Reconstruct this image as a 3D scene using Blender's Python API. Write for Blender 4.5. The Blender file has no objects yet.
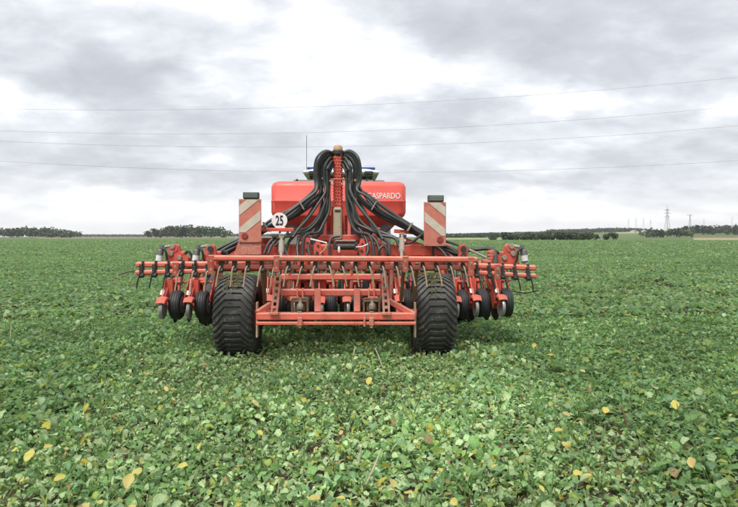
import bpy, math, random
import numpy as np
from mathutils import Vector, Matrix
R = math.radians
PI = math.pi
rng = np.random.default_rng(7)
random.seed(11)
S = bpy.context.scene
COL = S.collection

# ------------------------------------------------------------------ camera, sky, sun, exposure
CAMZ, F, HX, HY = 1.4, 590.0, 369.0, 237.0       # eye height; focal length / principal column / horizon row of the photo (pixels)
cam = bpy.data.cameras.new('camera')
cam.lens = 36 * F / 738
cam.shift_y = -(253.5 - HY) / 738
cam.clip_end = 20000
cam.clip_start = 0.05
cam_o = bpy.data.objects.new('camera', cam)
cam_o.location = (0, 0, CAMZ)
cam_o.rotation_euler = (R(90), 0, 0)
COL.objects.link(cam_o)
S.camera = cam_o

SUN_EL, SUN_AZ = R(58), R(205)                   # compass style azimuth, behind the camera's left shoulder
sd = Vector((math.sin(SUN_AZ) * math.cos(SUN_EL), math.cos(SUN_AZ) * math.cos(SUN_EL), math.sin(SUN_EL)))
sun = bpy.data.lights.new('sun', 'SUN')
sun.energy = 1.5
sun.angle = R(25)
sun.color = (1.0, 0.96, 0.9)
sun_o = bpy.data.objects.new('sun', sun)
sun_o.rotation_euler = (-sd).to_track_quat('-Z', 'Y').to_euler()
sun_o.location = (0, 0, 60)
COL.objects.link(sun_o)
S.view_settings.view_transform = 'Standard'
S.view_settings.look = 'None'
S.view_settings.gamma = 1
S.view_settings.exposure = 1.27

W = bpy.data.worlds.new('World')
S.world = W
W.use_nodes = True
nt = W.node_tree
for n in list(nt.nodes):
    nt.nodes.remove(n)


class NT:
    """small helper to wire nodes"""
    def __init__(s, t): s.t = t
    def n(s, typ, **k):
        x = s.t.nodes.new(typ)
        for a, b in k.items(): setattr(x, a, b)
        return x
    def put(s, sock, v):
        if isinstance(v, bpy.types.NodeSocket): s.t.links.new(v, sock)
        elif v is not None: sock.default_value = v
    def m(s, op, a, b=None, c=None, clamp=False):
        x = s.n('ShaderNodeMath', operation=op); x.use_clamp = clamp
        for i, v in enumerate((a, b, c)): s.put(x.inputs[i], v)
        return x.outputs[0]
    def vm(s, op, a, b=None):
        x = s.n('ShaderNodeVectorMath', operation=op)
        s.put(x.inputs[0], a); s.put(x.inputs[1], b)
        return x.outputs['Value'] if op in ('LENGTH', 'DOT_PRODUCT') else x.outputs[0]
    def noise(s, vec, scale, detail=4, rough=.55, dist=0):
        x = s.n('ShaderNodeTexNoise')
        s.put(x.inputs['Vector'], vec); x.inputs['Scale'].default_value = scale
        x.inputs['Detail'].default_value = detail; x.inputs['Roughness'].default_value = rough
        x.inputs['Distortion'].default_value = dist
        return x
    def ramp(s, v, stops):
        x = s.n('ShaderNodeValToRGB'); s.put(x.inputs[0], v)
        e = x.color_ramp.elements
        while len(e) < len(stops): e.new(.5)
        for i, (p, c) in enumerate(stops):
            e[i].position = p; e[i].color = (*c, 1) if len(c) == 3 else c
        return x.outputs[0]
    def mix(s, f, a, b, blend='MIX'):
        x = s.n('ShaderNodeMix', data_type='RGBA', blend_type=blend)
        s.put(x.inputs[0], f)
        s.put(x.inputs[6], (*a, 1) if isinstance(a, tuple) and len(a) == 3 else a)
        s.put(x.inputs[7], (*b, 1) if isinstance(b, tuple) and len(b) == 3 else b)
        return x.outputs[2]
    def mr(s, v, a, b, c, d, smooth=False):
        x = s.n('ShaderNodeMapRange'); x.clamp = True
        if smooth: x.interpolation_type = 'SMOOTHSTEP'
        for i, q in enumerate((v, a, b, c, d)): s.put(x.inputs[i], q)
        return x.outputs[0]


def build_sky():
    q = NT(nt)
    out = q.n('ShaderNodeOutputWorld')
    sky = q.n('ShaderNodeTexSky', sky_type='NISHITA')
    sky.sun_disc = False
    sky.sun_elevation = SUN_EL
    sky.sun_rotation = SUN_AZ
    bg1 = q.n('ShaderNodeBackground'); bg1.inputs[1].default_value = 0.1
    nt.links.new(sky.outputs[0], bg1.inputs[0])
    tc = q.n('ShaderNodeTexCoord')
    d = tc.outputs['Generated']
    sx = q.n('ShaderNodeSeparateXYZ'); nt.links.new(d, sx.inputs[0])
    x, y, z = sx.outputs
    el = q.m('ARCSINE', q.m('MINIMUM', q.m('MAXIMUM', z, -.999), .999))
    az = q.m('ARCTAN2', x, y)
    # cloud layer seen in perspective: direction divided by its height
    zz = q.m('ADD', q.m('MAXIMUM', z, 0), .32)
    cx = q.n('ShaderNodeCombineXYZ')
    q.put(cx.inputs[0], q.m('DIVIDE', x, zz)); q.put(cx.inputs[1], q.m('MULTIPLY', q.m('DIVIDE', y, zz), 1.25)); cx.inputs[2].default_value = 3.7
    P = cx.outputs[0]
    n1 = q.noise(P, 1.9, 4, .5, .3).outputs['Fac']
    n2 = q.noise(P, 5.5, 6, .58, .35).outputs['Fac']
    pf = q.m('ABSOLUTE', q.m('SUBTRACT', q.noise(P, 3.9, 5, .55, .2).outputs['Fac'], .5))      # billows
    nw = q.noise(P, 2.2, 5, .55)
    # the large banks of cloud of that day, at their bearings and heights above the horizon
    ae = q.n('ShaderNodeCombineXYZ'); q.put(ae.inputs[0], az); q.put(ae.inputs[1], el)
    wv = q.vm('MULTIPLY', q.vm('SUBTRACT', nw.outputs['Color'], (.5, .5, .5)), (.30, .15, 0))
    A = q.vm('ADD', ae.outputs[0], wv)
    banks = [(600, 22, 190, 50, .36), (470, 45, 90, 30, .16), (120, 74, 48, 16, .32), (30, 40, 80, 30, .14), (190, 122, 150, 22, .24),
             (440, 110, 120, 17, .30), (650, 152, 110, 24, .24), (270, 172, 210, 22, .20), (712, 88, 70, 18, .28), (690, 200, 60, 10, .25),
             (60, 160, 120, 22, .20), (500, 185, 160, 16, .18),
             (350, 55, 85, 48, -.42), (20, 100, 62, 17, -.42), (560, 104, 95, 15, -.40), (440, 84, 60, 18, -.25), (230, 8, 110, 18, -.22),
             (150, 212, 200, 20, -.26), (560, 214, 220, 20, -.32), (70, 55, 30, 12, -.12), (716, 117, 40, 12, -.25)]
    acc = None
    for (px, py, wx, wy, amp) in banks:
        a0 = math.atan((px - HX) / F)
        e0 = math.atan((HY - py) / F * math.cos(a0))
        v = q.vm('MULTIPLY', q.vm('SUBTRACT', A, (a0, e0, 0)), (F / wx * .95, F / wy * .95, 0))
        g = q.mr(q.vm('LENGTH', v), 1.45, 0.0, 0.0, amp, True)
        acc = g if acc is None else q.m('ADD', acc, g)
    dens = q.m('ADD', q.m('ADD', q.m('MULTIPLY', q.m('SUBTRACT', n1, .5), .8), q.m('MULTIPLY', q.m('SUBTRACT', n2, .5), .9)), q.m('ADD', q.m('MULTIPLY', acc, 1.15), q.m('SUBTRACT', .52, q.m('MULTIPLY', pf, 1.15))))
    colr = q.ramp(dens, [(0.0, (.55, .553, .562)), (.20, (.475, .479, .492)), (.42, (.375, .381, .399)), (.72, (.290, .296, .314)), (1.0, (.245, .250, .267))])
    # thin bright veil at the horizon
    hz = q.mr(el, .0, .10, .6, 0.0, True)
    colr = q.mix(hz, colr, (.53, .534, .545))
    bg2 = q.n('ShaderNodeBackground'); bg2.inputs[1].default_value = 1.0
    nt.links.new(colr, bg2.inputs[0])
    mixs = q.n('ShaderNodeMixShader')
    mixs.inputs[0].default_value = .93
    nt.links.new(bg1.outputs[0], mixs.inputs[1]); nt.links.new(bg2.outputs[0], mixs.inputs[2])
    nt.links.new(mixs.outputs[0], out.inputs[0])
build_sky()

# ------------------------------------------------------------------ materials
M = {}


def material(name, base, rough=.5, metal=0.0, spec=.4, dust=None, dust_amt=0.0, var=.12, nscale=6.0, bump=0.0, chips=None, chip_amt=0.0, grime=0.0):
    m = bpy.data.materials.new(name); m.use_nodes = True
    t = m.node_tree; q = NT(t)
    b = t.nodes['Principled BSDF']
    geo = q.n('ShaderNodeNewGeometry')
    tc = q.n('ShaderNodeTexCoord')
    pos = tc.outputs['Object']
    n1 = q.noise(pos, nscale, 6, .6).outputs['Fac']
    n2 = q.noise(pos, nscale * 5, 5, .65).outputs['Fac']
    c = q.mix(q.mr(n1, .3, .7, 0, 1), tuple(v * (1 - var) for v in base), tuple(min(1, v * (1 + var)) for v in base))
    if chips:
        c = q.mix(q.mr(q.m('MULTIPLY', n2, q.m('ADD', n1, .5)), .62 - chip_amt * .3, .68 - chip_amt * .3, 0, .9), c, chips)
    if grime:
        n3 = q.noise(geo.outputs['Position'], 3.2, 7, .68, .6).outputs['Fac']
        n4 = q.noise(geo.outputs['Position'], 38, 4, .6).outputs['Fac']
        gf = q.m('MULTIPLY', q.mr(n3, .46, .70, 0, 1), q.mr(n4, .38, .62, .25, 1))
        c = q.mix(q.m('MULTIPLY', gf, grime), c, (.17, .105, .065))
    if dust:
        sx = q.n('ShaderNodeSeparateXYZ'); t.links.new(geo.outputs['Normal'], sx.inputs[0])
        up = q.mr(sx.outputs[2], .1, .95, 0, 1)
        f = q.m('MULTIPLY', q.m('ADD', q.m('MULTIPLY', up, .75), .28), q.mr(q.m('ADD', q.m('MULTIPLY', n1, .55), q.m('MULTIPLY', n2, .45)), .34, .66, .25, 1.0))
        c = q.mix(q.m('MULTIPLY', f, dust_amt, clamp=True), c, dust)
    t.links.new(c, b.inputs['Base Color'])
    rr = q.mr(n2, .3, .7, max(.05, rough - .1), min(1, rough + .15))
    t.links.new(rr, b.inputs['Roughness'])
    b.inputs['Metallic'].default_value = metal
    b.inputs['Specular IOR Level'].default_value = spec
    if bump:
        bp = q.n('ShaderNodeBump'); bp.inputs['Strength'].default_value = bump; bp.inputs['Distance'].default_value = .01
        t.links.new(n2, bp.inputs['Height']); t.links.new(bp.outputs[0], b.inputs['Normal'])
    M[name] = m
    return m


DUST = (.42, .30, .20)
material('red_paint', (.66, .075, .052), .5, dust=DUST, dust_amt=.42, chips=(.20, .10, .06), chip_amt=.16, var=.2, grime=.75)
material('red_bar', (.66, .095, .065), .5, dust=(.68, .42, .30), dust_amt=.8, chips=(.22, .12, .08), chip_amt=.2, var=.18, grime=.55)
material('faded_red', (.52, .13, .09), .6, dust=(.50, .34, .25), dust_amt=.7, chips=(.4, .3, .22), chip_amt=.3, nscale=9)
material('hopper_red', (.74, .090, .066), .42, dust=(.60, .30, .24), dust_amt=.35, var=.06, nscale=2, grime=.12)
material('board_red', (.52, .15, .10), .55, dust=(.50, .36, .28), dust_amt=.8, nscale=12)
material('board_white', (.56, .50, .41), .6, dust=(.42, .33, .25), dust_amt=.55, nscale=12)
material('reflector_red', (.25, .03, .025), .25, dust=DUST, dust_amt=.3)
material('hose_black', (.022, .026, .024), .42, dust=(.11, .12, .10), dust_amt=.45, nscale=14, spec=.5)
material('rubber', (.026, .027, .027), .62, dust=(.13, .125, .11), dust_amt=.55, nscale=8, bump=.3)
material('tyre_rubber', (.030, .031, .030), .6, dust=(.16, .155, .14), dust_amt=.6, nscale=7, bump=.35, chips=(.16, .14, .10), chip_amt=.05)
material('small_rubber', (.018, .019, .021), .55, dust=(.10, .10, .10), dust_amt=.4, nscale=9)
material('steel', (.40, .40, .40), .42, metal=.7, dust=DUST, dust_amt=.4)
material('dirty_metal', (.34, .31, .26), .55, metal=.25, dust=(.36, .30, .22), dust_amt=.7, chips=(.16, .10, .06), chip_amt=.3, nscale=14)
material('dark_metal', (.035, .037, .035), .5, metal=.3, dust=(.16, .14, .11), dust_amt=.6, nscale=18)
material('rust', (.20, .105, .055), .75, dust=(.40, .27, .16), dust_amt=.75, nscale=20, chips=(.09, .045, .025), chip_amt=.5)
material('tine_steel', (.50, .36, .24), .55, metal=.2, dust=(.55, .40, .27), dust_amt=.6, nscale=20)
material('tan_plastic', (.42, .36, .25), .6, dust=(.36, .29, .18), dust_amt=.7, nscale=12, chips=(.2, .15, .1), chip_amt=.2)
material('cap_tan', (.50, .30, .17), .6, dust=(.5, .4, .28), dust_amt=.4, nscale=12)
material('white_paint', (.78, .78, .76), .45, dust=(.5, .45, .38), dust_amt=.2)
material('white_print', (.82, .80, .78), .5, var=.03)
material('black_print', (.015, .015, .015), .5)
material('lamp_grey', (.05, .056, .052), .4, dust=(.18, .2, .17), dust_amt=.5)
material('lamp_lens', (.10, .13, .11), .25, dust=(.2, .2, .18), dust_amt=.4)
material('tractor_blue', (.02, .06, .26), .35)
material('tractor_white', (.72, .74, .77), .35)
material('dark_glass', (.02, .026, .028), .08, spec=.8)
material('grey_plastic', (.12, .125, .13), .55, dust=DUST, dust_amt=.25)
material('sticker', (.70, .70, .69), .5, nscale=30, dust=DUST, dust_amt=.2)
material('wood_brown', (.10, .075, .05), .9, nscale=2)
material('pylon_grey', (.30, .32, .34), .6, metal=.3)
material('wire_grey', (.12, .125, .13), .6)
material('shed_white', (.62, .62, .60), .7)
material('shed_roof', (.30, .28, .27), .7)
material('straw', (.62, .54, .40), .7, nscale=30)
material('dead_stem', (.26, .15, .09), .8, nscale=30)


def ground_material(name, stops, scale, bump=.6):
    m = bpy.data.materials.new(name); m.use_nodes = True
    t = m.node_tree; q = NT(t); b = t.nodes['Principled BSDF']
    g = q.n('ShaderNodeNewGeometry')
    n = q.noise(g.outputs['Position'], scale, 8, .65).outputs['Fac']
    n2 = q.noise(g.outputs['Position'], scale * .07, 4, .5).outputs['Fac']
    c = q.ramp(q.m('ADD', q.m('MULTIPLY', n, .6), q.m('MULTIPLY', n2, .4)), stops)
    t.links.new(c, b.inputs['Base Color'])
    b.inputs['Roughness'].default_value = .95
    b.inputs['Specular IOR Level'].default_value = .15
    bp = q.n('ShaderNodeBump'); bp.inputs['Strength'].default_value = bump; bp.inputs['Distance'].default_value = .03
    t.links.new(n, bp.inputs['Height']); t.links.new(bp.outputs[0], b.inputs['Normal'])
    M[name] = m


ground_material('soil', [(.3, (.035, .026, .017)), (.5, (.075, .055, .035)), (.7, (.13, .10, .068))], 14)
ground_material('meadow', [(.3, (.07, .12, .04)), (.5, (.10, .15, .05)), (.7, (.15, .17, .07))], .06, .1)
ground_material('stubble', [(.3, (.25, .19, .12)), (.5, (.32, .25, .16)), (.7, (.38, .30, .20))], .05, .1)
ground_material('pale_crop', [(.3, (.18, .24, .10)), (.5, (.24, .29, .14)), (.7, (.30, .32, .17))], .05, .1)


def leaf_material(name, attr='col', base=None, trans=.28, rough=.5, spec=.35, veins=False):
    m = bpy.data.materials.new(name); m.use_nodes = True
    t = m.node_tree; q = NT(t); b = t.nodes['Principled BSDF']
    out = t.nodes['Material Output']
    if base is None:
        a = q.n('ShaderNodeAttribute', attribute_name=attr); c = a.outputs['Color']
        gg = q.n('ShaderNodeNewGeometry')
        nn = q.noise(gg.outputs['Position'], 90, 3, .6).outputs['Fac']
        c = q.mix(q.mr(nn, .3, .7, 0, 1), q.mix(1.0, c, (.74, .78, .76), 'MULTIPLY'), q.mix(1.0, c, (1.28, 1.24, 1.26), 'MULTIPLY'))
        bp = q.n('ShaderNodeBump'); bp.inputs['Strength'].default_value = .35; bp.inputs['Distance'].default_value = .004
        t.links.new(nn, bp.inputs['Height']); t.links.new(bp.outputs[0], b.inputs['Normal'])
    else:
        tcx = q.n('ShaderNodeTexCoord')
        oi = q.n('ShaderNodeObjectInfo')
        nn = q.noise(q.vm('ADD', tcx.outputs['Object'], oi.outputs['Location']), 45, 4, .6).outputs['Fac']
        c = q.mix(q.mr(nn, .35, .7, 0, 1), base[0], base[1])
        c = q.mix(q.m('MULTIPLY', q.m('POWER', oi.outputs['Random'], 2.0), .8), c, base[2])
    t.links.new(c, b.inputs['Base Color'])
    b.inputs['Roughness'].default_value = rough
    b.inputs['Specular IOR Level'].default_value = spec
    tr = q.n('ShaderNodeBsdfTranslucent')
    t.links.new(q.mix(.5, c, (.35, .45, .08), 'MULTIPLY') if False else c, tr.inputs[0])
    mx = q.n('ShaderNodeMixShader'); mx.inputs[0].default_value = trans
    t.links.new(b.outputs[0], mx.inputs[1]); t.links.new(tr.outputs[0], mx.inputs[2])
    t.links.new(mx.outputs[0], out.inputs[0])
    M[name] = m


leaf_material('crop_leaf', trans=.47, rough=.6, spec=.25)
leaf_material('tree_leaf', trans=.15, rough=.7, spec=.2)
leaf_material('yellow_leaf', base=((.52, .46, .05), (.58, .55, .20), (.50, .38, .18)), trans=.25)

# ------------------------------------------------------------------ mesh helpers


class MB:
    """collects shapes into one mesh"""
    def __init__(s): s.v = []; s.f = []; s.mi = []; s.cur = 0

    def add(s, vs, fs):
        o = len(s.v)
        s.v += [tuple(v) for v in vs]
        for f in fs:
            s.f.append(tuple(i + o for i in f)); s.mi.append(s.cur)
        return s

    def box(s, c, size, bev=None, rot=None):
        hx, hy, hz = (v / 2 for v in size)
        b = bev if bev is not None else min(size) * .16
        b = min(b, hx * .9, hy * .9, hz * .9)
        vs = []; idx = {}
        for sx in (-1, 1):
            for sy in (-1, 1):
                for sz in (-1, 1):
                    for k, (dx, dy, dz) in enumerate(((0, b, b), (b, 0, b), (b, b, 0))):
                        idx[(sx, sy, sz, k)] = len(vs)
                        vs.append(Vector((sx * (hx - dx), sy * (hy - dy), sz * (hz - dz))))
        fs = []
        I = lambda a, bb, cc, k: idx[(a, bb, cc, k)]
        for q in (-1, 1):
            o = (lambda l: l if q > 0 else l[::-1])
            fs.append(o([I(q, -1, -1, 0), I(q, 1, -1, 0), I(q, 1, 1, 0), I(q, -1, 1, 0)]))
            fs.append(o([I(1, q, -1, 1), I(-1, q, -1, 1), I(-1, q, 1, 1), I(1, q, 1, 1)]))
            fs.append(o([I(-1, -1, q, 2), I(1, -1, q, 2), I(1, 1, q, 2), I(-1, 1, q, 2)]))
        for a in (-1, 1):
            for c2 in (-1, 1):
                o = (lambda l, p: l if p > 0 else l[::-1])
                fs.append(o([I(-1, a, c2, 1), I(1, a, c2, 1), I(1, a, c2, 2), I(-1, a, c2, 2)], -a * c2 * -1))
                fs.append(o([I(a, -1, c2, 0), I(a, 1, c2, 0), I(a, 1, c2, 2), I(a, -1, c2, 2)], a * c2))
                fs.append(o([I(a, c2, -1, 0), I(a, c2, 1, 0), I(a, c2, 1, 1), I(a, c2, -1, 1)], -a * c2))
        for sx in (-1, 1):
            for sy in (-1, 1):
                for sz in (-1, 1):
                    l = [I(sx, sy, sz, 0), I(sx, sy, sz, 1), I(sx, sy, sz, 2)]
                    fs.append(l if sx * sy * sz > 0 else l[::-1])
        c = Vector(c)
        if rot is not None:
            vs = [rot @ v for v in vs]
        return s.add([c + v for v in vs], fs)

    def bar(s, a, b, w, h, bev=None, up=(0, 0, 1)):
        """box section from a to b, w across and h in the 'up' sense"""
        a = Vector(a); b = Vector(b); d = b - a; L = d.length
        y = d.normalized(); up = Vector(up)
        if abs(y.dot(up)) > .98: up = Vector((0, 1, 0))
        x = y.cross(up).normalized(); z = x.cross(y)
        m = Matrix((x, y, z)).transposed()
        return s.box((a + b) / 2, (w, L, h), bev, m)

    def tube(s, pts, r, n=8, closed=False, cap=True):
        pts = [Vector(p) for p in pts]
        N = len(pts); rs = r if isinstance(r, (list, tuple)) else [r] * N
        vs = []; fs = []
        t0 = (pts[1] - pts[0]).normalized()
        u = t0.cross(Vector((0, 0, 1)))
        if u.length < .05: u = t0.cross(Vector((1, 0, 0)))
        u.normalize()
        for i in range(N):
            if closed: t = (pts[(i + 1) % N] - pts[i - 1]).normalized()
            else: t = (pts[min(i + 1, N - 1)] - pts[max(i - 1, 0)]).normalized()
            u = (u - t * u.dot(t)).normalized(); w = t.cross(u)
            for k in range(n):
                a = 2 * PI * k / n
                vs.append(pts[i] + (u * math.cos(a) + w * math.sin(a)) * rs[i])
        rng_ = N if closed else N - 1
        for i in range(rng_):
            j = (i + 1) % N
            for k in range(n):
                k2 = (k + 1) % n
                fs.append((i * n + k, i * n + k2, j * n + k2, j * n + k))
        if cap and not closed:
            fs.append(tuple(range(n - 1, -1, -1))); fs.append(tuple((N - 1) * n + k for k in range(n)))
        return s.add(vs, fs)

    def lathe(s, prof, axis_c, n=24, axis='x'):
        """prof: list of (along, radius) around an axis through axis_c"""
        c = Vector(axis_c); vs = []; fs = []
        for (a, r) in prof:
            for k in range(n):
                t = 2 * PI * k / n
                p = (a, r * math.cos(t), r * math.sin(t))
                if axis == 'y': p = (p[2], p[0], p[1])
                elif axis == 'z': p = (p[1], p[2], p[0])
                vs.append(c + Vector(p))
        for i in range(len(prof) - 1):
            for k in range(n):
                k2 = (k + 1) % n
                fs.append((i * n + k, (i + 1) * n + k, (i + 1) * n + k2, i * n + k2)[::-1])
        fs.append(tuple(range(n - 1, -1, -1))[::-1]); fs.append(tuple((len(prof) - 1) * n + k for k in range(n))[::-1])
        return s.add(vs, fs)

    def prism(s, poly, y0, y1, axis='y'):
        """poly in (x,z) extruded along y (or (y,z) along x)"""
        n = len(poly)
        if axis == 'y': vs = [(p[0], y0, p[1]) for p in poly] + [(p[0], y1, p[1]) for p in poly]
        else: vs = [(y0, p[0], p[1]) for p in poly] + [(y1, p[0], p[1]) for p in poly]
        fs = [tuple(range(n)), tuple(range(2 * n - 1, n - 1, -1))]
        for i in range(n):
            j = (i + 1) % n
            fs.append((i, i + n, j + n, j))
        return s.add(vs, fs)

    def mesh(s, name, mats, angle=35):
        me = bpy.data.meshes.new(name)
        me.from_pydata(s.v, [], s.f)
        if isinstance(mats, str): mats = [mats]
        for m in mats: me.materials.append(M[m])
        if len(mats) > 1: me.polygons.foreach_set('material_index', s.mi)
        me.update()
        import bmesh
        bm = bmesh.new(); bm.from_mesh(me)
        bmesh.ops.recalc_face_normals(bm, faces=bm.faces)
        bm.to_mesh(me); bm.free()
        me.shade_smooth()
        me.set_sharp_from_angle(angle=R(angle))
        return me

    def build(s, name, mats, parent=None, loc=None, angle=35):
        return link(name, s.mesh(name, mats, angle), parent, loc)


def link(name, me, parent=None, loc=None, rot=None):
    o = bpy.data.objects.new(name, me)
    COL.objects.link(o)
    if parent is not None: o.parent = parent
    if loc is not None: o.location = loc
    if rot is not None: o.rotation_euler = rot
    return o


def tag(o, label=None, cat=None, group=None, kind=None):
    if label: o['label'] = label
    if cat: o['category'] = cat
    if group: o['group'] = group
    if kind: o['kind'] = kind
    return o


def empty(name, loc=(0, 0, 0), rz=0):
    o = bpy.data.objects.new(name, None); COL.objects.link(o)
    o.location = loc; o.rotation_euler = (0, 0, rz); o.empty_display_size = .2
    return o


def spline(pts, n=8):
    """Catmull-Rom through the points"""
    P = [Vector(p) for p in pts]
    P = [P[0] * 2 - P[1]] + P + [P[-1] * 2 - P[-2]]
    out = []
    for i in range(1, len(P) - 2):
        for k in range(n):
            t = k / n
            a, b, c, d = P[i - 1], P[i], P[i + 1], P[i + 2]
            out.append(.5 * ((2 * b) + (c - a) * t + (2 * a - 5 * b + 4 * c - d) * t * t + (3 * b - a - 3 * c + d) * t ** 3))
    out.append(P[-2])
    return out


def world_at(px, py, Y):
    """point of the place at distance Y on the sight line of a photo pixel"""
    return Vector(((px - HX) * Y / F, Y, CAMZ + (HY - py) * Y / F))


def smooth(t):
    t = np.clip(t, 0, 1); return t * t * (3 - 2 * t)


# ------------------------------------------------------------------ ground and far country
def height(x, y):
    x = np.asarray(x, float); y = np.asarray(y, float)
    yy = np.maximum(y, 1)
    return 20 * smooth((yy - 320) / 1600) * smooth((x / yy - .10) / .40) + 1.2 * smooth((yy - 300) / 900)


def terrain(name, x_of, ys, na, mat, lift=0.0):
    """sheet with rows at distances ys; x_of(y) gives its left and right ends"""
    vs = []; fs = []
    for y in ys:
        a, b = x_of(y)
        xs = np.linspace(a, b, na)
        hs = height(xs, np.full(na, y)) + lift
        vs += [(float(x), float(y), float(h)) for x, h in zip(xs, hs)]
    for i in range(len(ys) - 1):
        for k in range(na - 1):
            fs.append((i * na + k, i * na + k + 1, (i + 1) * na + k + 1, (i + 1) * na + k))
    m = MB(); m.add(vs, fs)
    o = m.build(name, mat); tag(o, kind='structure')
    return o


ys = [-3000, -800, -200, -40, 0, 40, 120, 200, 300, 360, 430, 510, 600, 700, 820, 960, 1120, 1300, 1500, 1750, 2050, 2500, 3200, 4200, 5500]
g = terrain('ground', lambda y: (-5500, 5500), ys, 141, 'meadow')
tag(g, 'grassy open farmland reaching out to the low horizon')
f1 = terrain('crop_field_soil', lambda y: (-330, 330), [-12, 0, 10, 40, 120, 216], 12, 'soil', .006)
tag(f1, 'brown soil showing between the leaves of the crop field')
f2 = terrain('stubble_field', lambda y: (.55 * y, 1.3 * y), [255, 300, 350, 420, 480], 20, 'stubble', .05)
tag(f2, 'tan stubble field at the far right below the woods')
f3 = terrain('stubble_strip', lambda y: (-.56 * y, -.17 * y), [520, 570, 640], 20, 'stubble', .06)
tag(f3, 'narrow brown strip of bare field along the left horizon')
f4 = terrain('pale_field', lambda y: (.10 * y, .33 * y), [300, 400, 520, 640], 16, 'pale_crop', .06)
tag(f4, 'pale green field between the hedge and the hill')
f5 = terrain('hillside_field', lambda y: (.41 * y, .52 * y), [900, 1000, 1100, 1200], 12, 'pale_crop', .08)
tag(f5, 'pale field on the hillside under the small pylons')


def leaf_mesh(name, V, Fc, colors, mat):
    """V (n,3), Fc (m,3 or 4), colors (n,3)"""
    me = bpy.data.meshes.new(name)
    k = Fc.shape[1]
    me.vertices.add(len(V)); me.vertices.foreach_set('co', V.astype(np.float32).ravel())
    me.loops.add(Fc.size); me.loops.foreach_set('vertex_index', Fc.astype(np.int32).ravel())
    me.polygons.add(len(Fc)); me.polygons.foreach_set('loop_start', np.arange(0, Fc.size, k, dtype=np.int32))
    me.update(calc_edges=True)
    at = me.color_attributes.new('col', 'FLOAT_COLOR', 'POINT')
    c4 = np.ones((len(V), 4), np.float32); c4[:, :3] = colors
    at.data.foreach_set('color', c4.ravel())
    me.materials.append(M[mat])
    me.shade_smooth()
    return me


def crown_points(n, lumps, r_):
    """points on the shells of a set of ellipsoid lumps (cx,cy,cz,rx,ry,rz)"""
    L = np.array(lumps)
    area = (L[:, 3] * L[:, 5]); pick = r_.choice(len(L), n, p=area / area.sum())
    d = r_.normal(size=(n, 3)); d /= np.linalg.norm(d, axis=1)[:, None]
    rad = 1 - .45 * r_.random(n) ** 2.0
    c = L[pick]
    return c[:, :3] + d * c[:, 3:6] * rad[:, None], d


def clumps(P, D, size, r_, base, jitter=.35):
    """little leaf-spray quads round the points P, roughly facing D"""
    n = len(P)
    nrm = D + r_.normal(size=(n, 3)) * .75
    nrm /= np.linalg.norm(nrm, axis=1)[:, None]
    a = np.cross(nrm, r_.normal(size=(n, 3))); a /= np.linalg.norm(a, axis=1)[:, None]
    b = np.cross(nrm, a)
    s = size * (.6 + .8 * r_.random(n))[:, None]
    V = np.empty((n, 4, 3))
    V[:, 0] = P - a * s * .5; V[:, 1] = P + b * s * .36 + nrm * s * .12; V[:, 2] = P + a * s * .55; V[:, 3] = P - b * s * .38 - nrm * s * .1
    Fc = np.arange(n * 4).reshape(n, 4)
    col = np.array(base)[None] * (1 + jitter * r_.normal(size=(n, 1)) * .8).clip(.35, 1.9) * (1 + .12 * r_.normal(size=(n, 3)))
    return V.reshape(-1, 3), Fc, np.repeat(col.clip(.008, .5), 4, axis=0)


def wood(name, px0, px1, Y, tops, depth, label, tree_w, base=(.070, .105, .052), seed=1):
    """a far wood that reads as one mass: many crowns with trunks under them; tops = [(px, top row)]"""
    r_ = np.random.default_rng(seed)
    x0, x1 = (px0 - HX) * Y / F, (px1 - HX) * Y / F
    tp = np.array(tops, float)
    Vs = []; Fs = []; Cs = []; o = 0
    rows = max(2, int(depth / (tree_w * .8)))
    tm = MB()
    for rr in range(rows):
        n = max(2, int((x1 - x0) / (tree_w * .62)))
        for i in range(n):
            x = x0 + (i + r_.random()) / n * (x1 - x0); y = Y + rr * tree_w * .8 + r_.normal() * 1.5
            row = np.interp(HX + x / Y * F, tp[:, 0], tp[:, 1])
            h0 = float(height(x, y))
            H = CAMZ + (HY - row) * Y / F - h0
            H = max(2.0, H * (1 + .06 * r_.normal()) * (1.0 if rr else .9))
            w = tree_w * (.7 + .5 * r_.random()) / 2
            lum = []
            for k in range(7):
                a = r_.random() * 2 * PI; q = r_.random() * .55
                zc = H * (.30 + .5 * r_.random())
                rz = min(H * .26, H - zc)
                lum.append((x + math.cos(a) * w * q, y + math.sin(a) * w * q, h0 + zc, w * .62, w * .62, rz))
            P, D = crown_points(160 if rr == 0 else 60, lum, r_)
            V, Fc, C = clumps(P, D, tree_w * .22, r_, np.array(base) * (1 + .28 * r_.normal()) * np.array([1 + .12 * r_.normal(), 1, 1]))
            Vs.append(V); Fs.append(Fc + o); Cs.append(C); o += len(V)
    return tag(link(name, leaf_mesh(name, np.vstack(Vs), np.vstack(Fs), np.vstack(Cs), 'tree_leaf')), label, 'wood', kind='stuff')


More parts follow.
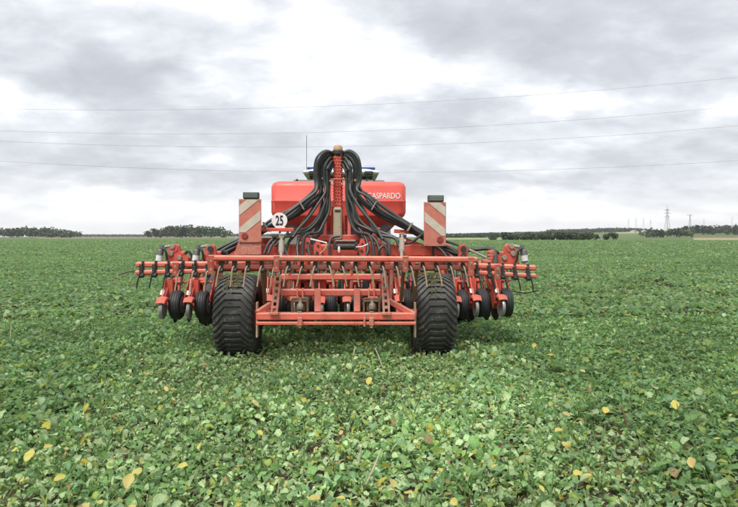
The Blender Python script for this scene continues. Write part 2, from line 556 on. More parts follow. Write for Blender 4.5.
wood('copse', -70, 70, 650, [(-70, 228), (0, 228.2), (18, 226.6), (42, 227.2), (58, 230), (70, 232)], 40, 'low dark wood at the left edge of the horizon', 9, seed=2)
wood('copse', 149, 224, 600, [(149, 231), (156, 227.5), (165, 225.6), (180, 224.8), (200, 225.5), (214, 226.6), (224, 231)], 40, 'rounded dark copse left of the striped warning board', 9, seed=3)
wood('distant_treeline', 30, 300, 1500, [(30, 234.2), (150, 234.4), (230, 233.6), (300, 234)], 40, 'thin far treeline between the two left woods', 10, seed=4)
wood('distant_treeline', 425, 655, 1150, [(425, 234), (500, 232.4), (545, 231.5), (553, 229.4), (590, 228.6), (612, 227.6), (640, 228), (655, 230)], 50, 'long wooded ridge behind the hedge on the right', 10, base=(.055, .080, .042), seed=5)
wood('distant_treeline', 432, 512, 640, [(432, 234.2), (470, 233.2), (512, 232.6)], 20, 'dark low treeline just right of the right warning board', 8, seed=8)
wood('copse', 650, 690, 500, [(650, 231), (656, 228.6), (668, 229.6), (680, 228), (690, 228.6)], 25, 'dark trees at the foot of the tall pylon', 7, seed=6)
wood('copse', 686, 830, 720, [(686, 227.5), (696, 224.5), (720, 225.4), (738, 224.2), (830, 225)], 40, 'broad wood on the rise at the right edge', 9, base=(.055, .080, .038), seed=7)


def tree_meshes(seed, H, w):
    r_ = np.random.default_rng(seed)
    lum = []
    for k in range(10):
        a = r_.random() * 2 * PI; q = .1 + r_.random() * .5; zc = H * (.25 + .55 * r_.random())
        lum.append((math.cos(a) * w / 2 * q, math.sin(a) * w / 2 * q, zc, w * .27, w * .27, min(H * .22, H - zc)))
    P, D = crown_points(420, lum, r_)
    V, Fc, C = clumps(P, D, .5, r_, (.066, .100, .048))
    cm = leaf_mesh('crown', V, Fc, C, 'tree_leaf')
    t = MB(); t.tube([(0, 0, -.1), (.05, .02, H * .3), (0, .05, H * .6), (.08, 0, H * .85)], [.17, .13, .08, .03], 7)
    for k in range(5):
        a = k * 1.4 + r_.random(); z0 = H * (.28 + .08 * k)
        t.tube([(0, 0, z0), (math.cos(a) * w * .16, math.sin(a) * w * .16, z0 + H * .1), (math.cos(a) * w * .32, math.sin(a) * w * .32, z0 + H * .15)], [.07, .05, .02], 5)
    return cm, t.mesh('trunk', 'wood_brown')


TV = [tree_meshes(40 + i, 3.2, 3.6) for i in range(5)]


def tree(px, Y, H, w, label, group=None, k=0, rz=0.0):
    x = (px - HX) * Y / F
    cm, tm = TV[k % 5]
    t = empty('tree', (x, Y, float(height(x, Y))), rz)
    t.scale = (w / 3.6, w / 3.6, H / 3.2)
    link('crown', cm, t); link('trunk', tm, t)
    return tag(t, label, 'tree', group)


ORD = ['leftmost', 'second', 'third', 'fourth', 'fifth', 'sixth', 'seventh', 'eighth', 'ninth', 'tenth', 'eleventh', 'twelfth', 'thirteenth', 'fourteenth', 'fifteenth', 'sixteenth', 'seventeenth',
       'eighteenth', 'nineteenth', 'twentieth', 'twenty-first', 'twenty-second', 'twenty-third', 'twenty-fourth', 'twenty-fifth', 'twenty-sixth', 'twenty-seventh', 'twenty-eighth', 'twenty-ninth', 'thirtieth']
r_ = random.Random(5)
i = 0
px = 505.0
while px < 592:
    tree(px, 240 + r_.uniform(-4, 6), r_.uniform(2.3, 4.0), r_.uniform(3.4, 5.2), ORD[i] + ' bushy tree from the left in the field hedge row', 'trees of the field hedge', i, r_.uniform(0, 6))
    px += r_.uniform(2.6, 4.6); i += 1
tree(492, 238, 2.0, 4.4, 'single low round bush left of the field hedge', None, 1, 1)
tree(596, 236, 2.6, 3.0, 'small tree closing the hedge before the gap', None, 2, 2)
tree(606, 232, 2.7, 3.4, 'smaller left tree of the pair right of the hedge gap', 'pair right of the hedge', 3, 1)
tree(614, 231, 3.4, 4.2, 'taller right tree of the pair right of the hedge gap', 'pair right of the hedge', 4, 3)


# ------------------------------------------------------------------ pylons and wires
def pylon(px, Y, top_row, w, arms, label, group=None, thick=.28, mast=0):
    x = (px - HX) * Y / F; z0 = float(height(x, Y)); H = CAMZ + (HY - top_row) * Y / F - z0
    t = empty('pylon', (x, Y, z0), .35)
    b = MB(); n = 9; Hb = H * (1 - mast)
    def half(z): return w * (1 - .86 * min(1, z / (Hb * .8)) ** .8) / 2 + .25
    for sx in (-1, 1):
        for sy in (-1, 1):
            b.tube([(sx * half(Hb * k / n), sy * half(Hb * k / n), Hb * k / n) for k in range(n + 1)], thick * .5, 4)
    for k in range(n):
        za, zb = Hb * k / n, Hb * (k + 1) / n
        ha, hb = half(za), half(zb)
        for sy in (-1, 1):
            b.tube([(-ha, sy * ha, za), (hb, sy * hb, zb)], thick * .28, 4); b.tube([(ha, sy * ha, za), (-hb, sy * hb, zb)], thick * .28, 4)
            b.tube([(sy * ha, -ha, za), (sy * hb, hb, zb)], thick * .28, 4)
    if mast: b.tube([(0, 0, Hb * .97), (0, 0, H)], thick * .5, 5)
    b.build('lattice_tower', 'pylon_grey', t)
    for (fz, fw) in arms:
        a = MB(); z = H * fz; hw = H * fw
        a.tube([(-hw, 0, z), (0, 0, z + hw * .22), (hw, 0, z)], thick * .4, 4); a.tube([(-hw, 0, z), (hw, 0, z)], thick * .4, 4)
        for s in (-1, 1): a.tube([(s * hw * .95, 0, z), (s * hw * .95, 0, z - H * .05)], thick * .35, 4)
        ao = a.build('cross_arm', 'pylon_grey', t)
    return tag(t, label, 'pylon', group)


pylon(667.3, 950, 205, 7.5, [(.58, .13), (.70, .16), (.82, .12)], 'tall lattice pylon with a mast on top, right of the machine', thick=.5, mast=.14)
pylon(690, 1350, 214.5, 6, [(.93, .24)], 'shorter T shaped pylon right of the tall one', thick=.55)
for px, Y, tr in ((628.5, 2600, 218.5), (636, 2500, 217.5), (643.5, 2500, 218), (650.5, 2500, 219)):
    pylon(px, Y, tr, 8, [(.7, .12), (.85, .14)], {628.5: 'leftmost', 636: 'second from left', 643.5: 'third from left', 650.5: 'rightmost'}[px] + ' of four tiny pale pylons on the hilltop', 'hilltop pylons', .34)
pylon(704, 2600, 218.5, 8, [(.85, .2)], 'faint pylon over the wood between the T pylon and edge', thick=.25)
pylon(732, 2600, 216.5, 8, [(.85, .2)], 'faint pylon at the far right edge above the wood', thick=.25)

WIRES = [([(0, 109), (200, 109), (370, 104.5), (560, 94), (738, 77)], 'topmost power line wire across the sky'),
         ([(0, 131), (180, 133.5), (370, 131.5), (560, 121), (738, 106)], 'second power line wire from the top'),
         ([(0, 141), (180, 147), (370, 146), (560, 138.5), (738, 126)], 'third power line wire from the top'),
         ([(0, 161), (150, 168.5), (290, 172.5), (420, 172), (580, 168), (738, 161)], 'lowest power line wire just above the hopper')]
for wp, lab in WIRES:
    a = np.array(wp, float); co = np.polyfit(a[:, 0], a[:, 1], 2)
    Y = 110.0
    xs = np.linspace(-150, 890, 40)
    b = MB(); b.tube([world_at(x, float(np.polyval(co, x)), Y) for x in xs], .016, 5)
    tag(b.build('power_line', 'wire_grey'), lab, 'wire', 'power line wires across the sky')


def shed(px, Y, w, d, h, label):
    x = (px - HX) * Y / F
    t = empty('farm_shed', (x, Y, float(height(x, Y)) - .1), .3)
    b = MB(); b.box((0, 0, h / 2), (w, d, h), .02); b.build('wall', 'shed_white', t)
    b = MB(); b.prism([(-w / 2 - .3, h - .05), (w / 2 + .3, h - .05), (0, h + w * .22)], -d / 2 - .3, d / 2 + .3); b.build('roof', 'shed_roof', t)
    b = MB(); b.box((0, -d / 2 - .03, h * .35), (w * .4, .08, h * .7), .01); b.build('door', 'grey_plastic', t)
    tag(t, label, 'shed')


shed(598.5, 300, 1.7, 2.4, 1.3, 'tiny white shed in the gap beside the hedge trees')
shed(634, 1040, 10, 8, 2.2, 'pale far farm building on the hillside, left one')
shed(645, 1045, 12, 8, 2.0, 'pale far farm building on the hillside, right one')

# ------------------------------------------------------------------ the damp air over the fields
hm = bpy.data.materials.new('haze'); hm.use_nodes = True
ht = hm.node_tree; ht.nodes.remove(ht.nodes['Principled BSDF'])
hv = ht.nodes.new('ShaderNodeVolumePrincipled')
hv.inputs['Color'].default_value = (.97, .98, 1.0, 1); hv.inputs['Density'].default_value = .00014
ht.links.new(hv.outputs[0], ht.nodes['Material Output'].inputs['Volume'])
M['haze'] = hm
b = MB(); b.box((0, 1250, 59), (11100, 8600, 122), 0.0)
hz_ = b.build('haze', 'haze'); tag(hz_, kind='stuff'); tag(hz_, 'thin grey haze in the air over the fields', 'haze')

# ------------------------------------------------------------------ the seed drill
YAW = R(2.2)
DRILL_AT = Vector((-.385, 6.9, 0))
drill = empty('seed_drill', DRILL_AT, YAW)
tag(drill, 'large red seed drill with black hoses and wide tyres, seen from behind', 'seed drill')
INV = Matrix.Rotation(-YAW, 3, 'Z')


def at(px, py, Y):
    """same as world_at, in the drill's own frame"""
    return INV @ (world_at(px, py, Y) - DRILL_AT)


def part(name, mb, mats, parent=drill, angle=35):
    return mb.build(name, mats, parent, angle=angle)


# wide rear tyres ---------------------------------------------------
def wide_tyre():
    b = MB(); Rr, w = .462, .50
    prof = [(a_ * .872, r0_) for a_, r0_ in [(-.17, .23), (-.235, .255), (-.262, .33), (-.262, .39), (-.248, .432), (-.205, .455), (-.10, .461), (0, .462), (.10, .461), (.205, .455), (.248, .432), (.262, .39), (.262, .33), (.235, .255), (.17, .23)]]
    b.lathe(prof, (0, 0, 0), 64)
    N = 36
    us = [-.232, -.214, -.175, -.092, 0, .092, .175, .214, .232]
    rs = [.405, .452, .476, .482, .483, .482, .476, .452, .405]
    ri = [.39, .428, .450, .456, .457, .456, .450, .428, .39]
    off = [.150, .128, .095, .0, 0, .0, .095, .128, .150]
    for k in range(N):
        t0 = 2 * PI * k / N
        vs = []; fs = []
        for i in range(len(us)):
            hw = .0165 if 0 < i < 8 else .012
            jit = .004 * math.sin(k * 12.9 + i * 3)
            for (rad, dh) in ((ri[i], -hw - .005), (rs[i], -hw), (rs[i], hw), (ri[i], hw + .005)):
                a = t0 + (-off[i] + dh + jit) / Rr
                vs.append((us[i], -rad * math.cos(a), rad * math.sin(a)))
        for i in range(len(us) - 1):
            for j in range(3):
                fs.append((i * 4 + j, (i + 1) * 4 + j, (i + 1) * 4 + j + 1, i * 4 + j + 1))
        fs.append((0, 1, 2, 3)); e = (len(us) - 1) * 4; fs.append((e, e + 1, e + 2, e + 3))
        b.add(vs, fs)
    return b.mesh('tyre', 'tyre_rubber', 40)


ty = wide_tyre()
for s in (-1, 1):
    o = link('tyre', ty, drill, (s * 1.16, .2, .475))
    b = MB(); b.lathe([(-.15, .24), (-.16, .225), (-.10, .20), (-.06, .17), (-.06, .10), (-.13, .08), (-.13, .0)], (0, 0, 0), 28)
    b.lathe([(.15, .24), (.16, .225), (.10, .20), (.06, .17), (.06, .10), (.13, .08), (.13, .0)], (0, 0, 0), 28)
    b.build('rim', 'faded_red', o)
    b = MB()
    for k in range(8):
        a = k * PI / 4
        b.lathe([(-.075, .012), (-.10, .012)], (0, math.cos(a) * .13, math.sin(a) * .13), 6); b.lathe([(.06, .012), (.10, .012)], (0, math.cos(a) * .13, math.sin(a) * .13), 6)
    b.build('wheel_nuts', 'rust', o)
    # matted grass and mud carried on the crown of the tyre
    rr = np.random.default_rng(20 + s)
    n = 260
    u = rr.normal(size=n) * .065 - .02; th = PI / 2 + rr.normal(size=n) * .34 - .22
    rad = .484 + rr.random(n) * .012
    P = np.stack([u, -rad * np.cos(th), rad * np.sin(th)], 1)
    dirs = rr.normal(size=(n, 3)); nr = np.stack([0 * u, -np.cos(th), np.sin(th)], 1)
    dirs -= nr * (dirs * nr).sum(1)[:, None]; dirs /= np.linalg.norm(dirs, axis=1)[:, None]
    sd_ = np.cross(nr, dirs); L_ = (.008 + .022 * rr.random(n))[:, None]
    V = np.stack([P - dirs * L_ - sd_ * .004, P + dirs * L_ - sd_ * .003 + nr * .006, P + dirs * L_ + sd_ * .003 + nr * .006, P - dirs * L_ + sd_ * .004], 1)
    C = np.where(rr.random((n, 1)) < .42, np.array([[.30, .25, .10]]), np.array([[.12, .13, .05]])) * (.6 + .7 * rr.random((n, 1)))
    go = link('matted_grass', leaf_mesh('matted_grass', V.reshape(-1, 3), np.arange(4 * n).reshape(n, 4), np.repeat(C, 4, 0), 'crop_leaf'), o)
    go['kind'] = 'stuff'

# rear carriage frame -----------------------------------------------
def seg(name, mat, *bars, parent=drill):
    b = MB()
    for (p, q, w, h) in bars: b.bar(p, q, w, h)
    return part(name, b, mat, parent)


YB = 6.52
beam = seg('carriage_beam', 'red_bar', (at(256.5, 316, YB), at(415.5, 316, YB), .10, .082))
seg('cross_rod', 'red_bar', (at(256, 323.3, 6.45), at(416, 323.3, 6.45), .034, .034))
upb = seg('carriage_beam', 'red_bar', (at(281, 292.5, 6.66), at(381, 292.5, 6.66), .08, .078))
for px in (317.6, 357):
    seg('upright', 'red_bar', (at(px, 311.8, 6.52), at(px, 288.8, 6.60), .072, .03))
seg('diagonal_brace', 'red_bar', (at(388, 300.5, 6.62), at(415, 315, 6.50), .055, .06))
seg('diagonal_brace', 'red_bar', (at(271, 304, 6.62), at(257, 313, 6.50), .055, .06))
for px0, px1, pxx in ((278, 274, 278.2), (384.5, 386.5, 384)):
    # perforated adjusting strip: two rails, rungs between the slots
    a0 = at(px0, 276, 6.5); a1 = at(px1, 313.5, 6.44)
    d = (a1 - a0); n = 6
    X = Vector((1, 0, 0))
    b = MB()
    for sx in (-1, 1): b.bar(a0 + X * sx * .028, a1 + X * sx * .028, .024, .018, .003, (0, 1, 0))
    for k in range(n + 1):
        c = a0 + d * (k / n)
        b.box(c, (.036, .016, .030), .002)
    part('perforated_strip', b, 'faded_red')
    # strip foot
    seg('strip_foot', 'faded_red', (a1 + Vector((-.05, 0, 0)), a1 + Vector((.05, 0, 0)), .05, .03))
for px in (300, 371.5):
    b = MB()
    for dx in (-.03, .03):
        b.bar(at(px, 298, 6.56) + Vector((dx, 0, 0)), at(px, 288, 6.60) + Vector((dx, 0, 0)), .018, .02)
    o = part('latch_rods', b, 'red_bar')
    b = MB()
    c = at(px, 305, 6.55)
    for dx in (-.085, .085): b.box(c + Vector((dx, 0, 0)), (.022, .06, .15), .004)
    b.box(c + Vector((0, 0, .07)), (.17, .05, .022), .004)
    b.box(c + Vector((0, .02, -.02)), (.12, .03, .10), .01)
    b.tube([c + Vector((-.09, -.02, .045)), c + Vector((.09, -.02, .045))], .012, 8)
    part('latch_frame', b, 'rust')
    b = MB()
    b.lathe([(-.05, .03), (-.03, .038), (.0, .036), (.02, .02), (.06, .018)], c + Vector((.005, -.04, .01)), 10, 'z')
    b.lathe([(-.03, .026), (.0, .026)], c + Vector((.0, -.05, -.06)), 6, 'z')
    part('latch_nut', b, 'dirty_metal')
    b = MB(); cc = at(px, 321.5, 6.43)
    b.box(cc, (.05, .05, .09), .006); b.box(cc + Vector((0, 0, -.055)), (.03, .03, .03), .004)
    part('rod_clamp', b, 'faded_red')
b = MB(); b.box(at(364.5, 322, 6.43), (.022, .045, .10), .004); part('rod_clamp', b, 'faded_red')
for px in (257.3, 414.8):
    b = MB(); b.bar(at(px, 302, 6.62), at(px, 337, 6.62), .02, .09, .004, (0, 1, 0)); part('wheel_scraper', b, 'tine_steel')
# wheel axle and side arms
for s in (-1, 1):
    b = MB()
    b.tube([(s * .72, .2, .475), (s * 1.03, .2, .475)], .055, 12)
    b.bar((s * .78, .2, .475), (s * .78, -.36, .53), .05, .10); b.bar((s * .78, .2, .475), (s * .70, .85, .98), .06, .13)
    part('wheel_arm', b, 'red_paint')
seg('frame_beam', 'red_bar', (at(281, 276.8, 7.25), at(381, 276.8, 7.25), .09, .075))

# chassis ------------------------------------------------------------
b = MB()
b.bar((-2.16, .92, 1.02), (2.16, .92, 1.02), .12, .12)
part('coulter_toolbar', b, 'red_paint')
b = MB()
b.bar((-2.16, 1.42, .98), (2.16, 1.42, .98), .12, .12)
part('coulter_toolbar', b, 'red_paint')
b = MB(); b.bar((-1.32, .98, 1.22), (1.52, .98, 1.22), .14, .17); part('main_beam', b, 'red_paint')
for s in (-1, 1):
    b = MB(); b.bar((s * .42, .3, 1.06), (s * .42, 4.2, 1.06), .12, .18); b.bar((s * .42, 4.15, 1.04), (s * .08, 6.1, .72), .12, .16)
    part('chassis_rail', b, 'red_paint')
    for v in (2.3, 3.5):
        b = MB(); b.bar((s * .42, v, 1.12), (s * .62, v, 1.55), .08, .08); part('hopper_leg', b, 'red_paint')
b = MB(); b.box((0, 6.25, .70), (.22, .4, .10), .02); b.lathe([(-.04, .07), (.04, .07)], (0, 6.5, .70), 14, 'z'); part('drawbar_eye', b, 'red_paint')
# plates with bolt holes in the middle
for (pa, pb, pc, Y) in ((304, 311, 246, 7.75), (314, 322, 249, 7.72), (359, 366, 247, 7.75), (375, 384, 248, 7.8)):
    b = MB(); hw = (pb - pa) / 2 * Y / F; c = at((pa + pb) / 2, pc, Y)
    b.prism([(c.x - hw, c.z - .13), (c.x + hw, c.z - .13), (c.x + hw * .8, c.z + .05), (c.x + hw * .3, c.z + .11), (c.x - hw * .5, c.z + .11), (c.x - hw, c.z + .04)], c.y, c.y + .02)
    o = part('lug_plate', b, 'red_paint')
    b = MB(); b.lathe([(-.008, .016), (.0, .016)], (c.x, c.y - .002, c.z + .04), 10, 'y'); b.lathe([(-.012, .018), (.0, .018)], (c.x - hw * .2, c.y - .002, c.z - .05), 6, 'y')
    part('bolt', b, 'dark_metal', o)
# red side masses beside the boards
for s, pts in ((-1, [(262, 228), (294, 228), (294, 232), (262, 232)]),):
    b = MB(); b.bar(at(262, 229.8, 7.7), at(294, 229.8, 7.7), .05, .05); part('cross_tube', b, 'red_paint')
    b = MB(); b.bar(at(262, 239.5, 7.9), at(276, 239.5, 7.9), .05, .045); part('cross_tube', b, 'red_paint')
b = MB(); b.bar(at(394, 231, 7.9), at(424, 233.5, 7.9), .05, .05); part('cross_tube', b, 'red_paint')
b = MB()
p0, p1, p2, p3 = at(404, 237, 7.95), at(452, 254, 7.75), at(452, 259, 7.75), at(404, 259, 7.95)
b.prism([(p.x, p.z) for p in (p0, p1, p2, p3)], p0.y, p0.y + .06); part('gusset_plate', b, 'red_paint')
b = MB()
p0, p1, p2, p3 = at(272, 238, 7.95), at(214, 254, 7.75), at(214, 259, 7.75), at(272, 259, 7.95)
b.prism([(p.x, p.z) for p in (p0, p1, p2, p3)], p0.y, p0.y + .06); part('gusset_plate', b, 'red_paint')
b = MB(); b.bar(at(297, 238, 8.1), at(378, 238, 8.1), .10, .09); part('cross_tube', b, 'red_paint')
for px in (325, 349):
    b = MB(); b.bar(at(px, 262, 8.0), at(px, 214, 8.35), .05, .06); part('mast_brace', b, 'red_paint')

# harrow bars and tines ----------------------------------------------
YH = 6.30
SL = (259.4 - 257.9) / 300.0
def hb(px, py, Y=YH): return at(px, py, Y)
for nm, a, c, w in (('harrow_bar', hb(208.5, 258.0), hb(478, 259.6), .062), ('harrow_bar', hb(211, 267.0, 6.36), hb(476, 267.6, 6.36), .052),
                    ('wing_bar', hb(136, 264.6, 6.42), hb(213, 264.2, 6.42), .062), ('wing_bar', hb(135.2, 272.6, 6.38), hb(212, 271.0, 6.38), .05),
                    ('wing_bar', hb(470, 265.6, 6.42), hb(536, 268.0, 6.42), .062), ('wing_bar', hb(470, 272.4, 6.38), hb(536.4, 276.0, 6.38), .05)):
    b = MB(); b.bar(a, c, w, w, w * .28); part(nm, b, 'red_bar')
for px, y0, y1 in ((276.5, 255.5, 272), (405.5, 256, 272), (175.5, 262, 276), (497.5, 264, 279), (211, 255, 274), (471, 257, 276)):
    b = MB(); b.bar(at(px, y0, 6.27), at(px, y1, 6.31), .062, .02, .004, (0, 1, 0)); o = part('bar_bracket', b, 'red_bar')
    b = MB()
    for k in (.3, .75):
        c = at(px, y0 + (y1 - y0) * k, 6.255); b.lathe([(-.014, .013), (0, .013)], c, 6, 'y')
    part('bolt', b, 'dirty_metal', o)


def tine_mesh(sx, dark, ln):
    """spring clamp and bent tine; origin on the lower bar"""
    b = MB()
    b.box((0, 0, .0), (.044, .078, .078), .006)
    b.box((-.004 * sx, -.036, .028), (.022, .03, .075), .005)
    b.tube([(-.006, -.02, .04), (-.004, -.035, .075), (.004, -.01, .10), (.006, .03, .085)], .008, 6)
    b.lathe([(-.026, .027), (.026, .027)], (0, -.035, -.03), 10, 'x')
    b.box((.008, .012, .07), (.020, .055, .11), .004); b.box((-.014, -.02, .055), (.016, .03, .07), .004)
    cl = b.mesh('clamp', 'dark_metal')
    t = MB()
    t.tube(spline([(.0, -.045, .015), (.012 * sx, -.058, -.01), (.020 * sx, -.06, -.05), (.034 * sx, -.052, -.05 - ln * .45), (.048 * sx, -.04, -.05 - ln)], 4), .0085 if not dark else .0075, 6)
    return cl, t.mesh('tine', 'dark_metal' if dark else 'tine_steel')


TM = {(sx, dk): tine_mesh(sx, dk, .155 if not dk else .12) for sx in (-1, 1) for dk in (False, True)}
tine_px = [(142, 272.4, 1), (155, 272.2, 1), (168, 272, 1)] + [(181.5 + 13.4 * k, 0, 0) for k in range(22)] + [(476.5, 272.8, 1), (489, 273.5, 1), (502, 274.2, 1), (514.5, 274.8, 1), (527.5, 275.5, 1)]
for k, (px, py, dk) in enumerate(tine_px):
    if not py: py = 267.2 if px > 211 else 271.6
    Y = 6.36 if not dk else 6.38
    sx = -1 if px < 318 else 1
    cl, tn = TM[(sx, bool(dk))]
    q = random.uniform(-.05, .05)
    o = link('tine', tn, drill, at(px, py, Y), (random.uniform(-.08, .08), q, random.uniform(-.1, .1)))
    link('clamp', cl, o)
    if dk and k in (0, 24):
        pass
# long thin wire tines reaching out under the wing tips
for (a_, b_, c_) in (((136, 270.5), (128, 272), (118, 275)), ((512, 291), (524, 293), (538, 291))):
    b = MB(); b.tube(spline([at(*a_, 6.5), at(*b_, 6.5), at(*c_, 6.5)], 5), .007, 6); part('wing_tine', b, 'dark_metal')
# struts from harrow up to the frame: dirty grey turnbuckles
for px, y0 in ((281.5, 238), (402, 235)):
    b = MB(); a_ = at(px, y0, 7.3); c_ = at(px - .5, 258, 6.5)
    b.tube([a_, a_.lerp(c_, .2), a_.lerp(c_, .21), a_.lerp(c_, .75), a_.lerp(c_, .76), c_], [.016, .016, .032, .032, .018, .018], 10)
    o = part('turnbuckle', b, 'dirty_metal')
    b = MB(); b.lathe([(-.03, .03), (.03, .03)], a_, 10, 'x'); part('pivot_eye', b, 'rust', o)
for px, py in ((278, 271), (384, 273)):
    b = MB(); c = at(px, py, 6.4); b.lathe([(-.035, .022), (.0, .022), (.02, .014), (.03, .006)], c, 10, 'z'); part('white_cap', b, 'white_paint')
for px in (276, 404, 262, 417):
    b = MB(); b.bar(at(px, 262, 6.45), at(px + (3 if px < 337 else -3), 300, 6.75), .04, .05); part('harrow_arm', b, 'rust')

# coulter row units ---------------------------------------------------
def unit_meshes():
    d = {}
    b = MB()                                    # parallel arms and shank; origin at the closing wheel axle column
    for dx in (-.022, .045):
        b.bar((dx, .70, .46), (dx, .30, .26), .014, .07)
        b.bar((dx, .66, .32), (dx, .28, .16), .014, .05)
    b.prism([(.20, .34), (.34, .32), (.42, .06), (.30, -.06), (.22, .02)], -.03, .052, 'x')
    b.bar((-.012, .26, .24), (-.012, .0, .02), .03, .075)
    b.bar((-.035, .20, .34), (-.02, .02, .05), .016, .055)
    b.bar((.19, .62, .44), (.185, .22, .06), .014, .06); b.bar((.10, .30, .20), (.19, .24, .06), .03, .03)
    b.box((.05, .42, .30), (.11, .16, .10), .02); b.tube([(-.05, .30, .30), (.20, .30, .30)], .016, 8)
    b.bar((.10, .36, .36), (.10, .30, .16), .03, .05)
    d['arm'] = b.mesh('row_unit', 'red_paint')
    b = MB(); b.lathe([(-.064, .06), (-.066, .125), (-.062, .158), (-.045, .174), (0, .179), (.045, .174), (.062, .158), (.066, .125), (.064, .06)], (0, 0, 0), 32)
    for k in range(3): b.lathe([(-.03 + .03 * k - .006, .176), (-.03 + .03 * k, .182), (-.03 + .03 * k + .006, .176)], (0, 0, 0), 32)
    d['gauge'] = b.mesh('gauge_wheel', 'small_rubber')
    b = MB(); b.lathe([(-.07, .02), (-.07, .10), (-.05, .12), (.05, .12), (.07, .10), (.07, .02)], (0, 0, 0), 20); b.lathe([(-.085, .03), (.085, .03)], (0, 0, 0), 12)
    d['hub'] = b.mesh('wheel_hub', 'grey_plastic')
    b = MB(); b.lathe([(-.008, .03), (-.012, .09), (-.018, .112), (0, .122), (.018, .112), (.012, .09), (.008, .03)], (0, 0, 0), 28)
    d['close'] = b.mesh('closing_wheel', 'steel')
    b = MB()                                    # fender cap over the closing wheel: curved shell
    n = 9; vs = []; fs = []
    secs = [(-.062, .118), (-.055, .140), (-.02, .152), (.02, .152), (.055, .140), (.062, .118)]
    for i in range(n):
        a = R(38 + 112 * i / (n - 1))
        for (x, r) in secs: vs.append((x * (1 - .25 * abs(i / (n - 1) - .45)), -r * math.cos(a), r * math.sin(a)))
        for (x, r) in secs: vs.append((x * .86 * (1 - .25 * abs(i / (n - 1) - .45)), -(r - .012) * math.cos(a), (r - .012) * math.sin(a)))
    m = len(secs)
    for i in range(n - 1):
        o0 = i * 2 * m; o1 = o0 + 2 * m
        for j in range(m - 1):
            fs.append((o0 + j, o0 + j + 1, o1 + j + 1, o1 + j)); fs.append((o0 + m + j, o1 + m + j, o1 + m + j + 1, o0 + m + j + 1))
        fs.append((o0, o1, o1 + m, o0 + m)); fs.append((o0 + m - 1, o0 + 2 * m - 1, o1 + 2 * m - 1, o1 + m - 1))
    for o0 in (0, (n - 1) * 2 * m):
        for j in range(m - 1): fs.append((o0 + j, o0 + m + j, o0 + m + j + 1, o0 + j + 1))
    b.add(vs, fs)
    d['fender'] = b.mesh('fender', 'red_paint', 50)
    b = MB(); b.lathe([(-.004, .0), (-.004, .19), (0, .195), (.004, .19), (.004, 0)], (0, 0, 0), 36)
    d['disc'] = b.mesh('disc', 'dark_metal')
    b = MB()
    pts = []
    for k in range(60):
        a = k * .9; t = k / 59; pts.append((math.cos(a) * .024, .24 + .20 * t + math.sin(a) * .022, .24 + .30 * t))
    b.tube(pts, .006, 5)
    d['spring'] = b.mesh('spring', 'dark_metal')
    b = MB(); b.tube(spline([(.05, .70, .52), (.07, .50, .46), (.075, .40, .25), (.07, .38, .02)], 5), .024, 8)
    b.tube(spline([(-.04, .72, .56), (-.05, .40, .50), (-.045, .26, .34), (-.02, .22, .16)], 5), .014, 8); b.tube(spline([(.15, .72, .50), (.16, .34, .44), (.14, .24, .28)], 5), .012, 8)
    d['seed_tube'] = b.mesh('seed_tube', 'hose_black')
    b = MB(); b.box((0, 0, 0), (.045, .006, .06), .001)
    d['sticker'] = b.mesh('sticker', 'sticker')
    return d


UM = unit_meshes()
for k in range(14):
    px = 165 + 26 * k
    if k in (2, 3, 10): continue                # where the wide tyres run
    if k == 11: px += 6
    base = at(px, 308.5, 7.1)
    base.y = .2; base.z = .548 + random.uniform(-.012, .012)
    base.x = at(px, 308.5, 7.1).x
    o = link('row_unit', UM['arm'], drill, base)
    link('closing_wheel', UM['close'], o, (0, 0, 0), (0, 0, random.uniform(-.04, .16)))
    link('fender', UM['fender'], o, (0, 0, 0), (random.uniform(-.1, .1), 0, 0))
    link('gauge_wheel', UM['gauge'], o, (.112, .20, .03), (random.uniform(0, 1), 0, random.uniform(-.05, .08)))
    link('wheel_hub', UM['hub'], o, (.112, .20, .03))
    link('disc', UM['disc'], o, (.03, .42, -.03), (0, 0, .06))
    link('spring', UM['spring'], o)
    link('seed_tube', UM['seed_tube'], o)
    link('sticker', UM['sticker'], o, (-.034, .085, .19), (R(-35), 0, random.uniform(-.1, .1)))

# guessed packer tyres and openers, added to darken gaps and deepen shadow under the chassis
b = MB(); b.lathe([(-.022 - .09, .20), (-.112, .33), (-.09, .395), (-.05, .41), (.05, .41), (.09, .395), (.112, .33), (.112, .20)], (0, 0, 0), 28)
pk = b.mesh('added_packer_tyre', 'rubber')
for k in range(16): link('added_packer_tyre', pk, drill, ((k - 7.5) * .262, 2.25, .42))
b = MB(); b.tube([(-2.1, 2.25, .42), (2.1, 2.25, .42)], .06, 10); part('added_packer_axle', b, 'dark_metal')
b = MB(); b.lathe([(-.006, .0), (-.004, .225), (0, .23), (.004, .225), (.006, 0)], (0, 0, 0), 30)
od = b.mesh('added_opener_disc', 'dark_metal')
b = MB(); b.bar((0, .18, .50), (.02, -.12, .16), .05, .09); b.bar((.04, .2, .42), (.05, -.05, .0), .03, .06); b.box((.02, -.06, .06), (.10, .12, .16), .02)
oa = b.mesh('added_opener_arm', 'red_paint')
for k in range(14):
    x = (k - 6.5) * .312 + .05
    o = link('added_opener_arm', oa, drill, (x, 1.22, .50)); link('added_opener_disc', od, o, (-.03, -.04, -.02), (0, 0, .07))

